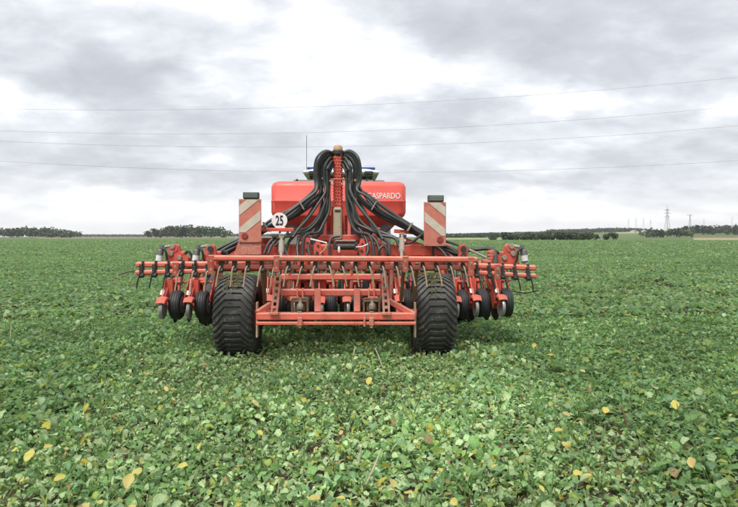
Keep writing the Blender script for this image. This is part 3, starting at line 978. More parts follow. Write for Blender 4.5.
# wing folding gear above the bars ------------------------------------
def wing_gear(px, s, Y=7.55):
    """grey pressure cylinder and its red forked bracket"""
    c = at(px, 252, Y)
    b = MB()
    lob = [(.05, -.16), (.34, -.15), (.35, -.06), (.29, -.03), (.25, -.01), (.235, .045), (.20, .085), (.155, .095), (.115, .075), (.10, .03), (.07, -.03)]
    b.prism([(c.x + s * u_, c.z + z_) for u_, z_ in lob], c.y - .05, c.y - .03)
    b.prism([(c.x + s * u_ * .97, c.z + z_ - .012) for u_, z_ in lob], c.y + .05, c.y + .07)
    b.tube([(c.x + s * .165, c.y - .06, c.z + .05), (c.x + s * .165, c.y + .08, c.z + .05)], .052, 14)
    b.box((c.x + s * .27, c.y - .01, c.z - .02), (.07, .09, .06), .015)
    b.box((c.x + s * .20, c.y + .01, c.z - .10), (.30, .10, .08), .015)
    b.bar((c.x + s * .10, c.y - .02, c.z + .06), (c.x + s * .26, c.y + .02, c.z - .08), .07, .05)
    o = part('wing_bracket', b, 'red_paint')
    for (dx, dz) in ((.15, .07), (.13, -.02), (.24, -.07)):
        b = MB(); b.lathe([(-.075, .028), (-.06, .034), (-.045, .034)], (c.x + s * dx, c.y, c.z + dz), 10, 'y'); part('pin', b, 'dirty_metal', o)
    b = MB()
    b.tube([(c.x + s * .02, c.y - .06, c.z + .09), (c.x + s * .02, c.y - .06, c.z + .03), (c.x, c.y - .06, c.z + .02), (c.x - s * .02, c.y - .06, c.z - .13)], [.03, .034, .045, .038], 12)
    o2 = part('pressure_cylinder', b, 'grey_plastic')
    b = MB(); b.tube([(c.x - s * .005, c.y - .062, c.z - .04), (c.x - s * .016, c.y - .062, c.z - .11)], .046, 12); part('sticker', b, 'sticker', o2)
    b = MB()
    b.tube(spline([(c.x + s * .02, c.y - .08, c.z + .05), (c.x + s * .08, c.y - .12, c.z + .02), (c.x + s * .10, c.y - .10, c.z - .10), (c.x + s * .16, c.y - .06, c.z - .22), (c.x + s * .15, c.y - .10, c.z - .34)], 6), .014, 8)
    part('hydraulic_hose', b, 'hose_black')
    b = MB(); b.tube(spline([(c.x + s * .30, c.y - .02, c.z - .02), (c.x + s * .36, c.y - .08, c.z + .01), (c.x + s * .40, c.y - .08, c.z - .08), (c.x + s * .34, c.y - .08, c.z - .24)], 6), .016, 8)
    part('hydraulic_hose', b, 'hose_black')
    b = MB(); b.tube([(c.x + s * .02, c.y - .06, c.z + .06), (c.x + s * .14, c.y - .02, c.z + .08)], .022, 8); part('cylinder_rod', b, 'dirty_metal', o2)


wing_gear(162, 1); wing_gear(198, 1); wing_gear(522, -1, 7.5)
# right inner gear: red curved post with hose, pale rod
b = MB(); b.tube(spline([at(482, 263, 7.4), at(489, 262.5, 7.4), at(491.5, 258, 7.4), at(490.5, 250, 7.4)], 6), [.05] * 18 + [.04], 10); part('curved_post', b, 'red_paint')
b = MB()
for py in (252, 255, 258): b.lathe([(-.008, .052), (.008, .052)], at(490.8, py, 7.4), 12, 'z')
part('post_rings', b, 'faded_red')
b = MB(); b.tube(spline([at(467, 250, 7.5), at(476, 249.3, 7.5), at(488, 248.5, 7.45), at(494.5, 251, 7.4), at(495.5, 257, 7.35), at(495, 266, 7.2)], 6), .026, 8); part('hydraulic_hose', b, 'hose_black')
b = MB(); b.tube([at(469, 249.5, 7.35), at(486, 257.5, 7.3)], .014, 8); part('stay_rod', b, 'dirty_metal')
b = MB(); c = at(463, 252, 7.4)
b.prism([(c.x - .06, c.z - .18), (c.x + .05, c.z - .18), (c.x + .06, c.z + .02), (c.x + .02, c.z + .10), (c.x - .05, c.z + .08)], c.y - .02, c.y + .06)
o = part('wing_hinge', b, 'red_paint')
for dz in (.04, -.05):
    b = MB(); b.lathe([(-.05, .035), (-.02, .035)], (c.x, c.y, c.z + dz), 12, 'y'); part('hinge_pin', b, 'dark_metal', o)
b = MB(); c = at(211, 252, 7.4)
b.prism([(c.x - .06, c.z - .18), (c.x + .07, c.z - .18), (c.x + .06, c.z + .02), (c.x + .02, c.z + .08), (c.x - .05, c.z + .06)], c.y - .02, c.y + .06)
o = part('wing_hinge', b, 'red_paint')
for dz in (.04, -.05):
    b = MB(); b.lathe([(-.05, .035), (-.02, .035)], (c.x, c.y, c.z + dz), 12, 'y'); part('hinge_pin', b, 'dark_metal', o)

# hopper ---------------------------------------------------------------
def hopper():
    b = MB()
    def ring(u0, u1, v0, v1, z, r, n=5):
        out = []
        for (cx, cy, a0) in ((u1 - r, v1 - r, 0), (u0 + r, v1 - r, 90), (u0 + r, v0 + r, 180), (u1 - r, v0 + r, 270)):
            for k in range(n):
                a = R(a0 + 90 * k / (n - 1)); out.append((cx + r * math.cos(a), cy + r * math.sin(a), z))
        return out
    c = at(338.7, 200, 9.3)
    uc = c.x; v0 = 2.4; v1 = 4.1
    hw = (406.7 - 270.7) / 2 * 9.3 / F
    zt = at(338, 180.6, 9.3).z; zm = at(338, 213.5, 9.3).z; zb = at(338, 230.5, 9.3).z; zs = at(338, 201, 9.3).z
    L = [(hw - .16, .16, zt, .06), (hw - .09, .09, zt - .004, .10), (hw - .03, .03, zt - .03, .12), (hw, .0, zt - .09, .13), (hw, .0, zs + .012, .13), (hw + .004, -.004, zs + .006, .13),
         (hw + .004, -.004, zs - .010, .13), (hw, 0, zs - .016, .13), (hw, .0, zm + .02, .13), (hw - .02, .01, zm - .03, .13), (hw - .22, .34, zb + .02, .10), (hw - .26, .38, zb, .08)]
    vs = []; m = 20
    for (w, ins, z, r) in L: vs += ring(uc - w, uc + w, v0 + ins, v1 - ins, z, r)
    fs = []
    for i in range(len(L) - 1):
        for k in range(m):
            k2 = (k + 1) % m; fs.append((i * m + k, i * m + k2, (i + 1) * m + k2, (i + 1) * m + k))
    fs.append(tuple(range(m))); fs.append(tuple((len(L) - 1) * m + k for k in range(m)))
    b.add(vs, fs)
    o = part('hopper', b, 'hopper_red', angle=40)
    # lid with handles on top, small knobs along the rear rim
    b = MB(); b.box((uc, (v0 + v1) / 2, zt + .02), (1.5, 1.0, .05), .02); part('hopper_lid', b, 'grey_plastic', o)
    b = MB()
    for px in (297, 367, 374): 
        p = at(px, 180.3, 9.5); b.lathe([(-.01, .02), (.012, .02), (.02, .01)], p, 8, 'z')
    part('rim_knobs', b, 'dark_metal', o)
    # dark outlet housing below
    b = MB(); b.box((uc, 3.2, zb - .10), (1.05, .9, .26), .05); b.box((uc + .72, 2.75, zb + .03), (.26, .3, .16), .04, Matrix.Rotation(R(-38), 3, 'Y')); b.box((uc - .72, 2.75, zb + .03), (.2, .3, .14), .04, Matrix.Rotation(R(38), 3, 'Y'))
    part('outlet_housing', b, 'grey_plastic', o)
    return o, uc, v0, zs, zt


hop, HU, HV, HZS, HZT = hopper()


def text_mesh(name, body, size, width, mat, parent, loc, rot, bold=.0, extrude=.002):
    cu = bpy.data.curves.new(name, 'FONT'); cu.body = body; cu.size = size; cu.extrude = extrude; cu.offset = bold
    cu.align_x = 'CENTER'; cu.align_y = 'CENTER'
    t = bpy.data.objects.new('tmp', cu); COL.objects.link(t)
    dg = bpy.context.evaluated_depsgraph_get()
    me = bpy.data.meshes.new_from_object(t.evaluated_get(dg))
    bpy.data.objects.remove(t); bpy.data.curves.remove(cu)
    xs = [v.co.x for v in me.vertices]; ys_ = [v.co.y for v in me.vertices]
    cx, cy = (max(xs) + min(xs)) / 2, (max(ys_) + min(ys_)) / 2
    sx = width / (max(xs) - min(xs)); sy = size / (max(ys_) - min(ys_))
    for v in me.vertices: v.co.x = (v.co.x - cx) * sx; v.co.y = (v.co.y - cy) * sy
    me.name = name; me.materials.clear(); me.materials.append(M[mat])
    o = link(name, me, parent, loc, rot)
    return o


p = at(384, 195.7, 9.3)
text_mesh('lettering', 'GASPARDO', 5.9 * 9.3 / F, 33 * 9.3 / F, 'white_print', hop, (p.x, HV - .004, p.z), (R(90), 0, 0), bold=.001)

# mast, distributor head ------------------------------------------------
YM = 8.2
mast_c = at(338, 200, YM)
b = MB()
zt_, zb_ = at(338, 152.3, YM).z, at(338, 262, YM).z
b.box((mast_c.x, mast_c.y, (zt_ + zb_) / 2), (.118, .11, zt_ - zb_), .02)
zz = at(338, 208, YM).z; k = 0
while zz < zt_ - .03:
    for q in (-1, 0, 1):
        off = .02 if k % 2 else -.0
        x = mast_c.x + q * .037 + (off if k % 2 else 0) - (.01 if k % 2 else 0)
        b.box((x, mast_c.y - .056, zz), (.020, .022, .024), .007)
    for sx in (-1, 1): b.box((mast_c.x + sx * .062, mast_c.y - .01, zz + .012), (.014, .05, .02), .005)
    zz += .043; k += 1
mast = part('mast', b, 'red_paint')
b = MB(); b.lathe([(-.07, .06), (-.04, .085), (.0, .085), (.02, .07), (.02, .05)], (mast_c.x, mast_c.y, zt_ + .01), 20, 'z'); part('distributor_head', b, 'dark_metal', mast)
b = MB(); b.lathe([(-.03, .062), (.02, .066), (.05, .05), (.062, .02)], (mast_c.x, mast_c.y, zt_ + .04), 16, 'z'); part('mast_cap', b, 'cap_tan', mast)
b = MB()
za, zc = at(338, 207.5, 8.05).z, at(338, 240, 8.05).z
cx_ = at(337.6, 220, 8.05)
b.box((cx_.x, cx_.y, (za + zc) / 2), (.118, .07, za - zc), .02)
o = part('mast_cover', b, 'tan_plastic', mast)
b = MB(); b.box((cx_.x, cx_.y - .036, za - .05), (.075, .008, .035), .003); part('cover_slot', b, 'dark_metal', o)
for dx in (-.10, .10):
    b = MB(); b.bar((mast_c.x + dx, mast_c.y, zb_), (mast_c.x + dx * .75, mast_c.y, at(338, 206, YM).z), .03, .05); part('mast_stay', b, 'red_paint', mast)
b = MB(); b.tube([at(317.5, 179, 8.08), at(356.5, 179.5, 8.08)], .010, 8); hr = part('hose_rail', b, 'faded_red')
b = MB()
for px, py in ((318, 179.5), (323, 178.5), (330, 181), (343.5, 178.5), (349, 179), (355, 180.5), (332, 184.5), (342, 184)):
    b.lathe([(-.012, .012), (0, .017), (.012, .012)], at(px, py, 8.05), 8, 'y')
part('hose_clips', b, 'tine_steel', hr)

# hoses -----------------------------------------------------------------
def hose(pts, r=.027, mat='hose_black', name='seed_hose', n=7, jit=0):
    b = MB(); P = [at(*p) for p in pts]
    b.tube(spline(P, n), r, 10); return part(name, b, mat)


hr_ = random.Random(3)
def j(a): return hr_.uniform(-a, a)
for s in (-1, 1):
    mx = lambda px: 337.8 + s * px          # distance from the mast in pixels of the photo at mast depth
    ends = [
        [(21, 190), (29, 198), (44, 210), (66, 222.5), (88, 235), (112, 248), (126, 257)],
        [(19, 192), (27, 201), (44, 213.5), (66, 225), (89, 238.5), (112, 250), (122, 259)],
        [(17.5, 193), (26, 204), (43, 216), (66, 227.5), (90, 241), (108, 252), (116, 261)],
        [(21.5, 188), (30, 196), (46, 207.5), (64, 219), (86, 232), (106, 244), (130, 255)],
        [(14, 192), (21, 203), (30, 217), (38, 229), (44, 238)],
        [(11, 193), (15, 207), (19, 221), (30, 230), (44, 234), (56, 238), (62, 246)],
        [(9.5, 194), (12, 209), (17, 224), (26, 231.5), (36, 236), (40, 246), (41, 258)],
        [(8, 193), (10, 210), (13, 224), (20, 232), (30, 234), (35, 240), (35, 256)],
        [(15, 191), (17, 204), (21, 218), (30, 227), (42, 232), (54, 236), (66, 243)],
        [(12.5, 190), (14, 204), (17, 218), (22, 228), (27, 236), (29, 247), (28, 258)],
        [(20, 187), (26, 196), (36, 206), (50, 217), (72, 229), (96, 243), (118, 254)],
        [(10.5, 189), (13, 202), (15, 218), (18, 231), (24, 240), (22, 252), (20, 258)],
        [(16, 189), (20, 199), (27, 212), (35, 225), (42, 235), (50, 242), (52, 254)],
    ]
    arch = [22, 20, 17.6, 22.8, 14.2, 11, 12.6, 8.4, 18.8, 15.8, 21, 10, 17]
    yy = [7.98, 8.03, 8.08, 8.26, 8.0, 8.0, 8.2, 8.08, 8.24, 8.22, 8.14, 8.2, 8.3]
    top = [152.5, 154, 156, 151.8, 158.5, 162, 159.5, 165, 154.5, 157, 153, 162, 155.5]
    for k in range(13):
        a = arch[k] + j(1.0); Y0 = yy[k]
        pts = [(mx(3.6 + .1 * k), top[k] + 1.6, YM + .03), (mx(a * .55), top[k] - .6, (YM + Y0) / 2), (mx(a * .90), top[k] + 6.5, Y0), (mx(a), 172 + j(2), Y0), (mx(a * .96), 182 + j(1.5), Y0)]
        E = ends[k]
        for i_, (dx, py) in enumerate(E):
            f = (i_ + 1) / len(E)
            Yk = Y0 + (7.65 - Y0) * f + (.02 * (k % 3))
            pts.append((mx(dx + j(1.5)), py + j(1.3) + (1.2 if s > 0 else 0) * f, Yk))
        hose(pts, (.0222 if k < 4 else .0198) + j(.002))
    # clips holding the thick bundle together
    for (dx, py, Y) in ((36, 205.5, 7.84), (72, 226.5, 7.72)):
        b = MB(); c = at(mx(dx), py + (.5 if s > 0 else 0), Y)
        b.box(c, (.016, .13, .13), .004, Matrix.Rotation(R(30) * s, 3, 'Y')); part('bundle_strap', b, 'dirty_metal')
# valve block, lines and wires in the middle
b = MB(); c = at(346, 246.5, 7.7); b.tube([c + Vector((-.12, 0, 0)), c + Vector((.11, 0, .0))], .045, 12); b.box(c + Vector((-.14, 0, .01)), (.06, .08, .10), .01); b.box(c + Vector((.13, 0, .0)), (.05, .08, .11), .01)
vb = part('hydraulic_motor', b, 'dark_metal')
b = MB(); b.box(c + Vector((-.01, -.02, .075)), (.27, .05, .02), .004); part('motor_bracket', b, 'dirty_metal', vb)
b = MB(); b.lathe([(-.03, .012), (0, .018), (.03, .016), (.05, .008)], c + Vector((-.09, -.08, -.045)), 8, 'z'); part('white_nozzle', b, 'white_paint', vb)
hose([(310.5, 239, 7.6), (319, 241, 7.58), (327, 243, 7.58)], .010, 'sticker', 'pale_pipe')
hose([(327, 243, 7.58), (325, 249, 7.58), (320, 254, 7.6)], .010, 'tine_steel', 'pale_pipe')
hose([(356, 247, 7.6), (362, 246.5, 7.6), (368, 244, 7.62)], .008, 'sticker', 'pale_pipe')
for pts in ([(288, 232, 7.7), (283, 241, 7.6), (286, 252, 7.55), (290, 259, 7.5)], [(268, 254, 7.5), (272, 245, 7.55), (280, 238, 7.6), (292, 236, 7.7)], [(264, 254, 7.5), (269, 243, 7.55), (277, 236, 7.6)],
            [(378, 258, 7.6), (379, 250, 7.6), (384, 246, 7.62), (387, 251, 7.6), (385, 258, 7.6)], [(404, 244, 7.6), (412, 242, 7.6), (420, 236, 7.6), (428, 230, 7.7)],
            [(330, 258, 7.7), (329, 246, 7.75), (332, 238, 7.8), (340, 236, 7.8)], [(436, 247, 7.6), (441, 250, 7.5), (446, 256, 7.4), (448, 264, 7.2)], [(445, 241, 7.6), (455, 244, 7.5), (462, 247, 7.45), (467, 252, 7.4)]):
    hose(pts, .017, 'hose_black', 'hydraulic_hose')
for px, py, w, h, mat in ((275.2, 232.8, .10, .035, 'white_paint'), (275, 235.8, .085, .04, 'lamp_grey'), (403, 236, .09, .04, 'tractor_blue'), (403, 240.5, .07, .03, 'white_paint')):
    b = MB(); b.box(at(px, py, 7.55), (w, .04, h), .006); part('connector_block', b, mat)
# vertical flat hangers behind the harrow
for px in (290, 312, 333, 352, 372, 392):
    b = MB(); b.bar(at(px, 262, 7.2), at(px + j(2), 300, 7.3), .035, .06); part('hanger', b, 'faded_red')

# warning boards --------------------------------------------------------
def clip(poly, a, b_, c):
    out = []
    for i_ in range(len(poly)):
        p, q_ = poly[i_], poly[(i_ + 1) % len(poly)]
        dp, dq = a * p[0] + b_ * p[1] - c, a * q_[0] + b_ * q_[1] - c
        if dp <= 0: out.append(p)
        if dp * dq < 0:
            t = dp / (dp - dq); out.append((p[0] + (q_[0] - p[0]) * t, p[1] + (q_[1] - p[1]) * t))
    return out


def board(px0, px1, py0, py1, s, Y=7.5):
    a_, c_ = at(px0, py1, Y), at(px1, py0, Y)
    w, h = c_.x - a_.x, c_.z - a_.z
    cx, cz, v = (a_.x + c_.x) / 2, (a_.z + c_.z) / 2, a_.y
    b = MB(); b.box((cx, v + .012, cz), (w, .02, h), .004); o = part('warning_board', b, 'board_red')
    for (lo, hi) in ((.06, .155), (.275, .37)) if s > 0 else ((.045, .14), (.26, .355)):
        # white diagonal bands
        P = [(-w / 2 + .008, -h / 2 + .008), (w / 2 - .008, -h / 2 + .008), (w / 2 - .008, h / 2 - .008), (-w / 2 + .008, h / 2 - .008)]
        n = (-s * .64, .77)                       # distance down from the upper corner
        top = max(n[0] * p_[0] + n[1] * p_[1] for p_ in P)
        P = clip(P, n[0], n[1], top - lo); P = clip(P, -n[0], -n[1], -(top - hi))
        P = clip(P, 0, -1, h / 2 - .13)
        if len(P) > 2:
            b = MB(); b.prism([(cx + p_[0], cz + p_[1]) for p_ in P], v - .003, v + .001); part('white_stripe', b, 'board_white', o)
    b = MB(); b.lathe([(-.012, .036), (-.006, .042), (.0, .042)], (cx + (.065 if s < 0 else -.065), v - .002, cz - h / 2 + .085), 16, 'y'); part('reflector', b, 'reflector_red', o)
    b = MB(); b.box((cx + .012, v + .03, c_.z + .045), (w * .72, .07, .085), .008); lo_ = part('lamp', b, 'lamp_grey', o)
    b = MB(); b.box((cx + .012, v - .008, c_.z + .045), (w * .62, .012, .06), .004); part('lens', b, 'lamp_lens', lo_)
    b = MB()
    for (sx, sz) in ((-1, 1), (1, 1), (1, -1), (-1, -1)): b.lathe([(-.006, .008), (0, .008)], (cx + sx * w * .42, v - .003, cz + sz * h * .46), 8, 'y')
    part('screws', b, 'dirty_metal', o)
    return o


bl = board(238.8, 261, 199, 242.5, 1)
br = board(424, 446.2, 202, 246.2, -1)
b = MB(); a_, c_ = at(234, 254.5, 7.52), at(261, 242.2, 7.52)
b.prism([(a_.x, a_.z), (c_.x, a_.z), (c_.x, c_.z), (a_.x + .05, c_.z)], a_.y, a_.y + .02); part('board_bracket', b, 'faded_red')
b = MB(); b.bar(at(433, 240, 7.56), at(433, 256, 7.6), .03, .03); part('board_bracket', b, 'dark_metal')
b = MB(); b.bar(at(236, 256.5, 7.6), at(262, 256.5, 7.6), .05, .06); part('cross_tube', b, 'red_paint')
# speed disc
c = at(279.4, 220.4, 7.7)
b = MB(); b.lathe([(0, .102), (.006, .102)], c, 36, 'y'); sdk = part('speed_disc', b, 'white_print')
text_mesh('numerals', '25', .130, .098, 'black_print', sdk, (c.x, c.y - .004, c.z), (R(90), 0, 0), bold=.002)
b = MB(); b.bar(c + Vector((0, .02, -.09)), c + Vector((0, .03, -.17)), .03, .02); part('disc_post', b, 'dark_metal')

# ------------------------------------------------------------------ the tractor in front of the drill
TR = DRILL_AT + Matrix.Rotation(YAW, 3, 'Z') @ Vector((0.0, 7.1, 0))
tractor = empty('tractor', TR, YAW)
tag(tractor, 'tractor hidden behind the hopper, its blue and white cab roof showing', 'tractor')
b = MB(); b.box((0, 2.2, 1.25), (.82, 2.4, .85), .14); b.box((0, .5, .9), (.7, 1.8, .6), .1); part('body', b, 'tractor_blue', tractor)
b = MB()
for (x, y) in ((-.72, -.55), (.72, -.55), (-.66, .95), (.66, .95)): b.bar((x, y, 1.15), (x * .95, y * .93, 2.80), .07, .07)
b.box((0, .2, 1.2), (1.44, 1.6, .16), .04); part('cab_frame', b, 'dark_metal', tractor)
for (p_, q_) in (((0, -.53, 2.0), (1.30, .01, 1.45)), ((0, .93, 2.0), (1.2, .01, 1.45)), ((-.69, .2, 2.0), (.01, 1.35, 1.45)), ((.69, .2, 2.0), (.01, 1.35, 1.45))):
    b = MB(); b.box(p_, q_, .002); part('cab_window', b, 'dark_glass', tractor)
b = MB()
def rrect(hw, hd, z, r=.22, n=5):
    o = []
    for (sx, sy, a0) in ((1, 1, 0), (-1, 1, 90), (-1, -1, 180), (1, -1, 270)):
        for k in range(n):
            a = R(a0 + 90 * k / (n - 1)); o.append((sx * (hw - r) + r * math.cos(a), .2 + sy * (hd - r) + r * math.sin(a), z))
    return o
L = [(.70, .85, 2.79), (.84, .98, 2.82), (.87, 1.0, 2.86), (.84, .98, 2.90), (.70, .85, 2.945), (.5, .6, 2.96)]
vs = []
for l in L: vs += rrect(*l)
fs = [tuple(range(20)), tuple(100 + k for k in range(20))]
for i in range(5):
    for k in range(20): fs.append((i * 20 + k, i * 20 + (k + 1) % 20, (i + 1) * 20 + (k + 1) % 20, (i + 1) * 20 + k))
b.add(vs, fs); roof = part('cab_roof', b, 'tractor_white', tractor)
b = MB(); b.box((0, .2, 2.965), (1.56, 1.6, .045), .02); part('roof_hatch', b, 'tractor_blue', roof)
for x in (-.62, .62):
    b = MB(); b.box((x, -.80, 2.83), (.20, .08, .09), .02); part('work_lamp', b, 'dark_metal', roof)
b = MB(); b.tube([(-.80, -.3, 2.86), (-.80, -.3, 3.75)], .006, 6); part('antenna', b, 'dark_metal', tractor)
def tractor_wheel(x, y, r, w):
    b = MB(); b.lathe([(-w / 2 * .8, r * .55), (-w / 2, r * .75), (-w / 2 * .9, r * .93), (0, r * .96), (w / 2 * .9, r * .93), (w / 2, r * .75), (w / 2 * .8, r * .55)], (0, 0, 0), 32)
    for k in range(20):
        for s in (-1, 1):
            a0 = 2 * PI * (k + (.5 if s > 0 else 0)) / 20
            f = lambda u, a, rr: (u, -rr * math.cos(a), rr * math.sin(a))
            vs = []
            for (u, da) in ((.0, .0), (s * w / 2, .22)):
                for rr in (r * .93, r):
                    for e in (-.035, .035): vs.append(f(u, a0 + da + e, rr))
            b.add(vs, [(0, 1, 3, 2), (4, 5, 7, 6), (0, 1, 5, 4), (2, 3, 7, 6), (0, 2, 6, 4), (1, 3, 7, 5)])
    o = b.build('wheel', 'tyre_rubber', tractor, (x, y, r))
    b = MB(); b.lathe([(-w * .3, r * .56), (-w * .1, r * .5), (-w * .08, r * .2), (-.1, 0.0)], (0, 0, 0), 24); b.lathe([(w * .3, r * .56), (w * .1, r * .5), (w * .08, r * .2), (.1, 0.0)], (0, 0, 0), 24); b.build('rim', 'tractor_white', o)
for s in (-1, 1):
    tractor_wheel(s * .88, 0, .86, .5); tractor_wheel(s * .85, 2.75, .62, .42)
    b = MB()
    vs = []; n = 8
    for k in range(n):
        a = R(20 + 140 * k / (n - 1))
        for rr in (.93, .96):
            for u in (s * .62, s * 1.12): vs.append((u, -rr * math.cos(a), .86 + rr * math.sin(a)))
    fs = []
    for k in range(n - 1):
        o0 = k * 4; o1 = o0 + 4
        fs += [(o0, o0 + 1, o1 + 1, o1), (o0 + 2, o0 + 3, o1 + 3, o1 + 2), (o0, o0 + 2, o1 + 2, o1), (o0 + 1, o0 + 3, o1 + 3, o1 + 1)]
    fs += [(0, 1, 3, 2), (4 * n - 4, 4 * n - 3, 4 * n - 1, 4 * n - 2)]
    b.add(vs, fs); part('fender', b, 'dark_metal', tractor)

# ------------------------------------------------------------------ the crop
def lowfreq(x, y, seed, wl, n=10):
    q = np.random.default_rng(seed); o = np.zeros_like(x)
    for k in range(n):
        a = q.random() * 2 * PI; f = 2 * PI / (wl * (.6 + .9 * q.random()))
        o += np.sin((x * math.cos(a) + y * math.sin(a)) * f + q.random() * 6.28)
    return o / math.sqrt(n)


def local_uv(x, y):
    dx, dy = x - DRILL_AT.x, y - DRILL_AT.y
    c, s = math.cos(YAW), math.sin(YAW)
    return dx * c + dy * s, -dx * s + dy * c


def tram(x, y):
    """distance from the wheel track running through the crop on the right"""
    return np.minimum(np.abs(x - (7.6 + (y - 12.1) * .14)), np.abs(x - (9.4 + (y - 12.1) * .14)))


def swath(x, y):
    u, v = local_uv(x, y)
    e = lowfreq(x, y, 77, 1.0) * .14
    return smooth((2.2 + e - np.abs(u)) / .35) * smooth((1.5 - v) / 2.0)


def sample(n, y0, y1, p=1.0):
    """even over the ground of the wedge the lens sees, with a margin"""
    t = rng.random(n)
    y = np.sqrt(y0 ** 2 + t * (y1 ** 2 - y0 ** 2))
    x = (rng.random(n) * 2 - 1) * (.70 * y + 1.0)
    return x, y


def keep_off(x, y):
    u, v = local_uv(x, y)
    tyre = (np.abs(np.abs(u) - 1.16) < .26) & (np.abs(v - .2) < .32)
    tw = (np.abs(np.abs(u) - .88) < .28) & (np.abs(v - 7.1) < .5)
    return ~(tyre | tw)


def leaf_colours(n, x, y, sw):
    g0 = np.array([.150, .274, .092]); pale = np.array([.30, .405, .205]); blue = np.array([.150, .262, .130]); yel = np.array([.255, .335, .085])
    t = rng.random(n)[:, None]
    c = np.where(t < .55, g0, np.where(t < .82, blue, yel * .9))
    pp = rng.random(n) < (.15 + .30 * sw)
    c = np.where(pp[:, None], pale, c)
    c = 1.12 * c * (.76 + .48 * rng.random(n))[:, None] * (1 + .10 * lowfreq(x, y, 5, 2.5) + .07 * lowfreq(x, y, 6, 16))[:, None]
    c = c * (1 + .30 * sw[:, None] * np.array([[1.1, 1.0, 1.0]]))
    w = rng.random(n)
    old = np.array([[.50, .44, .07], [.54, .48, .20], [.36, .27, .14]])[rng.integers(0, 3, n)]
    c = np.where((w < .006 + .045 * sw)[:, None], old, c)
    return c


def crop_near(y0, y1, per_m2, nleaf, st):
    area = .70 * (y1 ** 2 - y0 ** 2) + 2.0 * (y1 - y0)
    n = int(area * per_m2)
    x, y = sample(n, y0, y1)
    k = keep_off(x, y) & (tram(x, y) > .18 * (1 + lowfreq(x, y, 9, .8) * .4)); x, y = x[k], y[k]; n = len(x)
    sw = swath(x, y)
    vig = (1 + .16 * lowfreq(x, y, 3, 1.6) + .12 * rng.normal(size=n)).clip(.5, 1.6) * (1 - .16 * sw)
    Vb = []; Cb = []
    PX = np.repeat(x, nleaf); PY = np.repeat(y, nleaf); N = len(PX); sw = np.repeat(sw, nleaf); vg = np.repeat(vig, nleaf)
    phi0 = np.repeat(rng.random(n) * 2 * PI, nleaf); li = np.tile(np.arange(nleaf), n)
    phi = phi0 + li * 2.4 + rng.normal(size=N) * .35
    age = li / (nleaf - 1)                                     # 0 = old outer leaf, 1 = young inner leaf
    pl = (.100 - .030 * age) * (.65 + .7 * rng.random(N)) * vg  # petiole length
    pt = R(1) * (34 + 42 * age + rng.normal(size=N) * 14)       # petiole pitch
    pt = np.clip(pt - sw * rng.random(N) * .35, .12, 1.5)
    ox, oz = pl * np.cos(pt), pl * np.sin(pt) + .005
    ex = np.stack([np.cos(phi), np.sin(phi), 0 * phi], 1); sd2 = np.stack([-np.sin(phi), np.cos(phi), 0 * phi], 1); ez = np.array([[0, 0, 1.]])
    P0 = np.stack([PX, PY, np.zeros(N)], 1)
    B = P0 + ex * ox[:, None] + ez * oz[:, None]
    Ln = (.058 - .017 * age) * (.38 + .95 * rng.random(N) ** 1.4) * vg
    grass = rng.random(N) < .05
    Ln = np.where(grass, .07 + .08 * rng.random(N), Ln)
    narrow = rng.random(N) < .22
    Ln = np.where(narrow & ~grass, Ln * 1.25, Ln)
    Wd = Ln * np.where(grass, .05, np.where(narrow, .16 + .08 * rng.random(N), .36 + .14 * rng.random(N)))
    th0 = pt * .55 + rng.normal(size=N) * .40 + sw * rng.normal(size=N) * .35
    th0 = np.where(grass, 1.1 + .3 * rng.normal(size=N), th0)
    kap = .3 + 1.3 * rng.random(N) ** 1.3; roll = rng.normal(size=N) * (.35 + .45 * sw)
    fold = .15 + .45 * rng.random(N)
    ncol = leaf_colours(N, PX, PY, sw)
    ncol = np.where(grass[:, None], np.array([.12, .21, .06])[None], ncol)
    verts = []; vcol = []
    for (t, w) in st + [(1.0, 0)]:
        a = th0 - kap * t * .9
        mid = B + ex * (Ln * t * np.cos(th0 - kap * t * .45))[:, None] + ez * (Ln * t * np.sin(th0 - kap * t * .45))[:, None]
        nrm = -ex * np.sin(a)[:, None] + ez * np.cos(a)[:, None]
        side = sd2 * np.cos(roll)[:, None] + nrm * np.sin(roll)[:, None]
        nn = nrm * np.cos(roll)[:, None] - sd2 * np.sin(roll)[:, None]
        if w == 0: verts.append(mid); vcol.append(ncol); continue
        for sg in (-1, 0, 1):
            if sg == 0: verts.append(mid); vcol.append(ncol * 1.22 + .012)
            else:
                wob = w * Wd * (1 + .16 * rng.normal(size=N))
                verts.append(mid + side * (sg * wob)[:, None] + nn * (wob * fold + .10 * Wd * rng.normal(size=N))[:, None]); vcol.append(ncol)
    # petiole strip
    pw = .0022 + .0016 * rng.random(N)
    pw = np.where(grass, .0008, pw)
    for (pt_, wd) in ((P0, 1.2), (B, 1.0)):
        for sg in (-1, 1): verts.append(pt_ + sd2 * (sg * pw * wd)[:, None]); vcol.append(np.tile(np.array([[.17, .26, .10]]), (N, 1)))
    V = np.stack(verts, 1); C = np.stack(vcol, 1); m = V.shape[1]
    q = []
    K = len(st)
    for i_ in range(K - 1):
        for s_ in (0, 1): q.append((i_ * 3 + s_, i_ * 3 + s_ + 1, i_ * 3 + 4 + s_, i_ * 3 + 3 + s_))
    e = 3 * K; q.append((e - 3, e - 2, e, e)); q.append((e - 2, e - 1, e, e)); q.append((e + 1, e + 2, e + 4, e + 3))
    tri = []
    for f in q:
        tri.append(f[:3])
        if f[3] != f[2]: tri.append((f[0], f[2], f[3]))
    Fc = (np.array(tri)[None] + (np.arange(N) * m)[:, None, None]).reshape(-1, 3)
    return V.reshape(-1, 3), Fc, C.reshape(-1, 3)


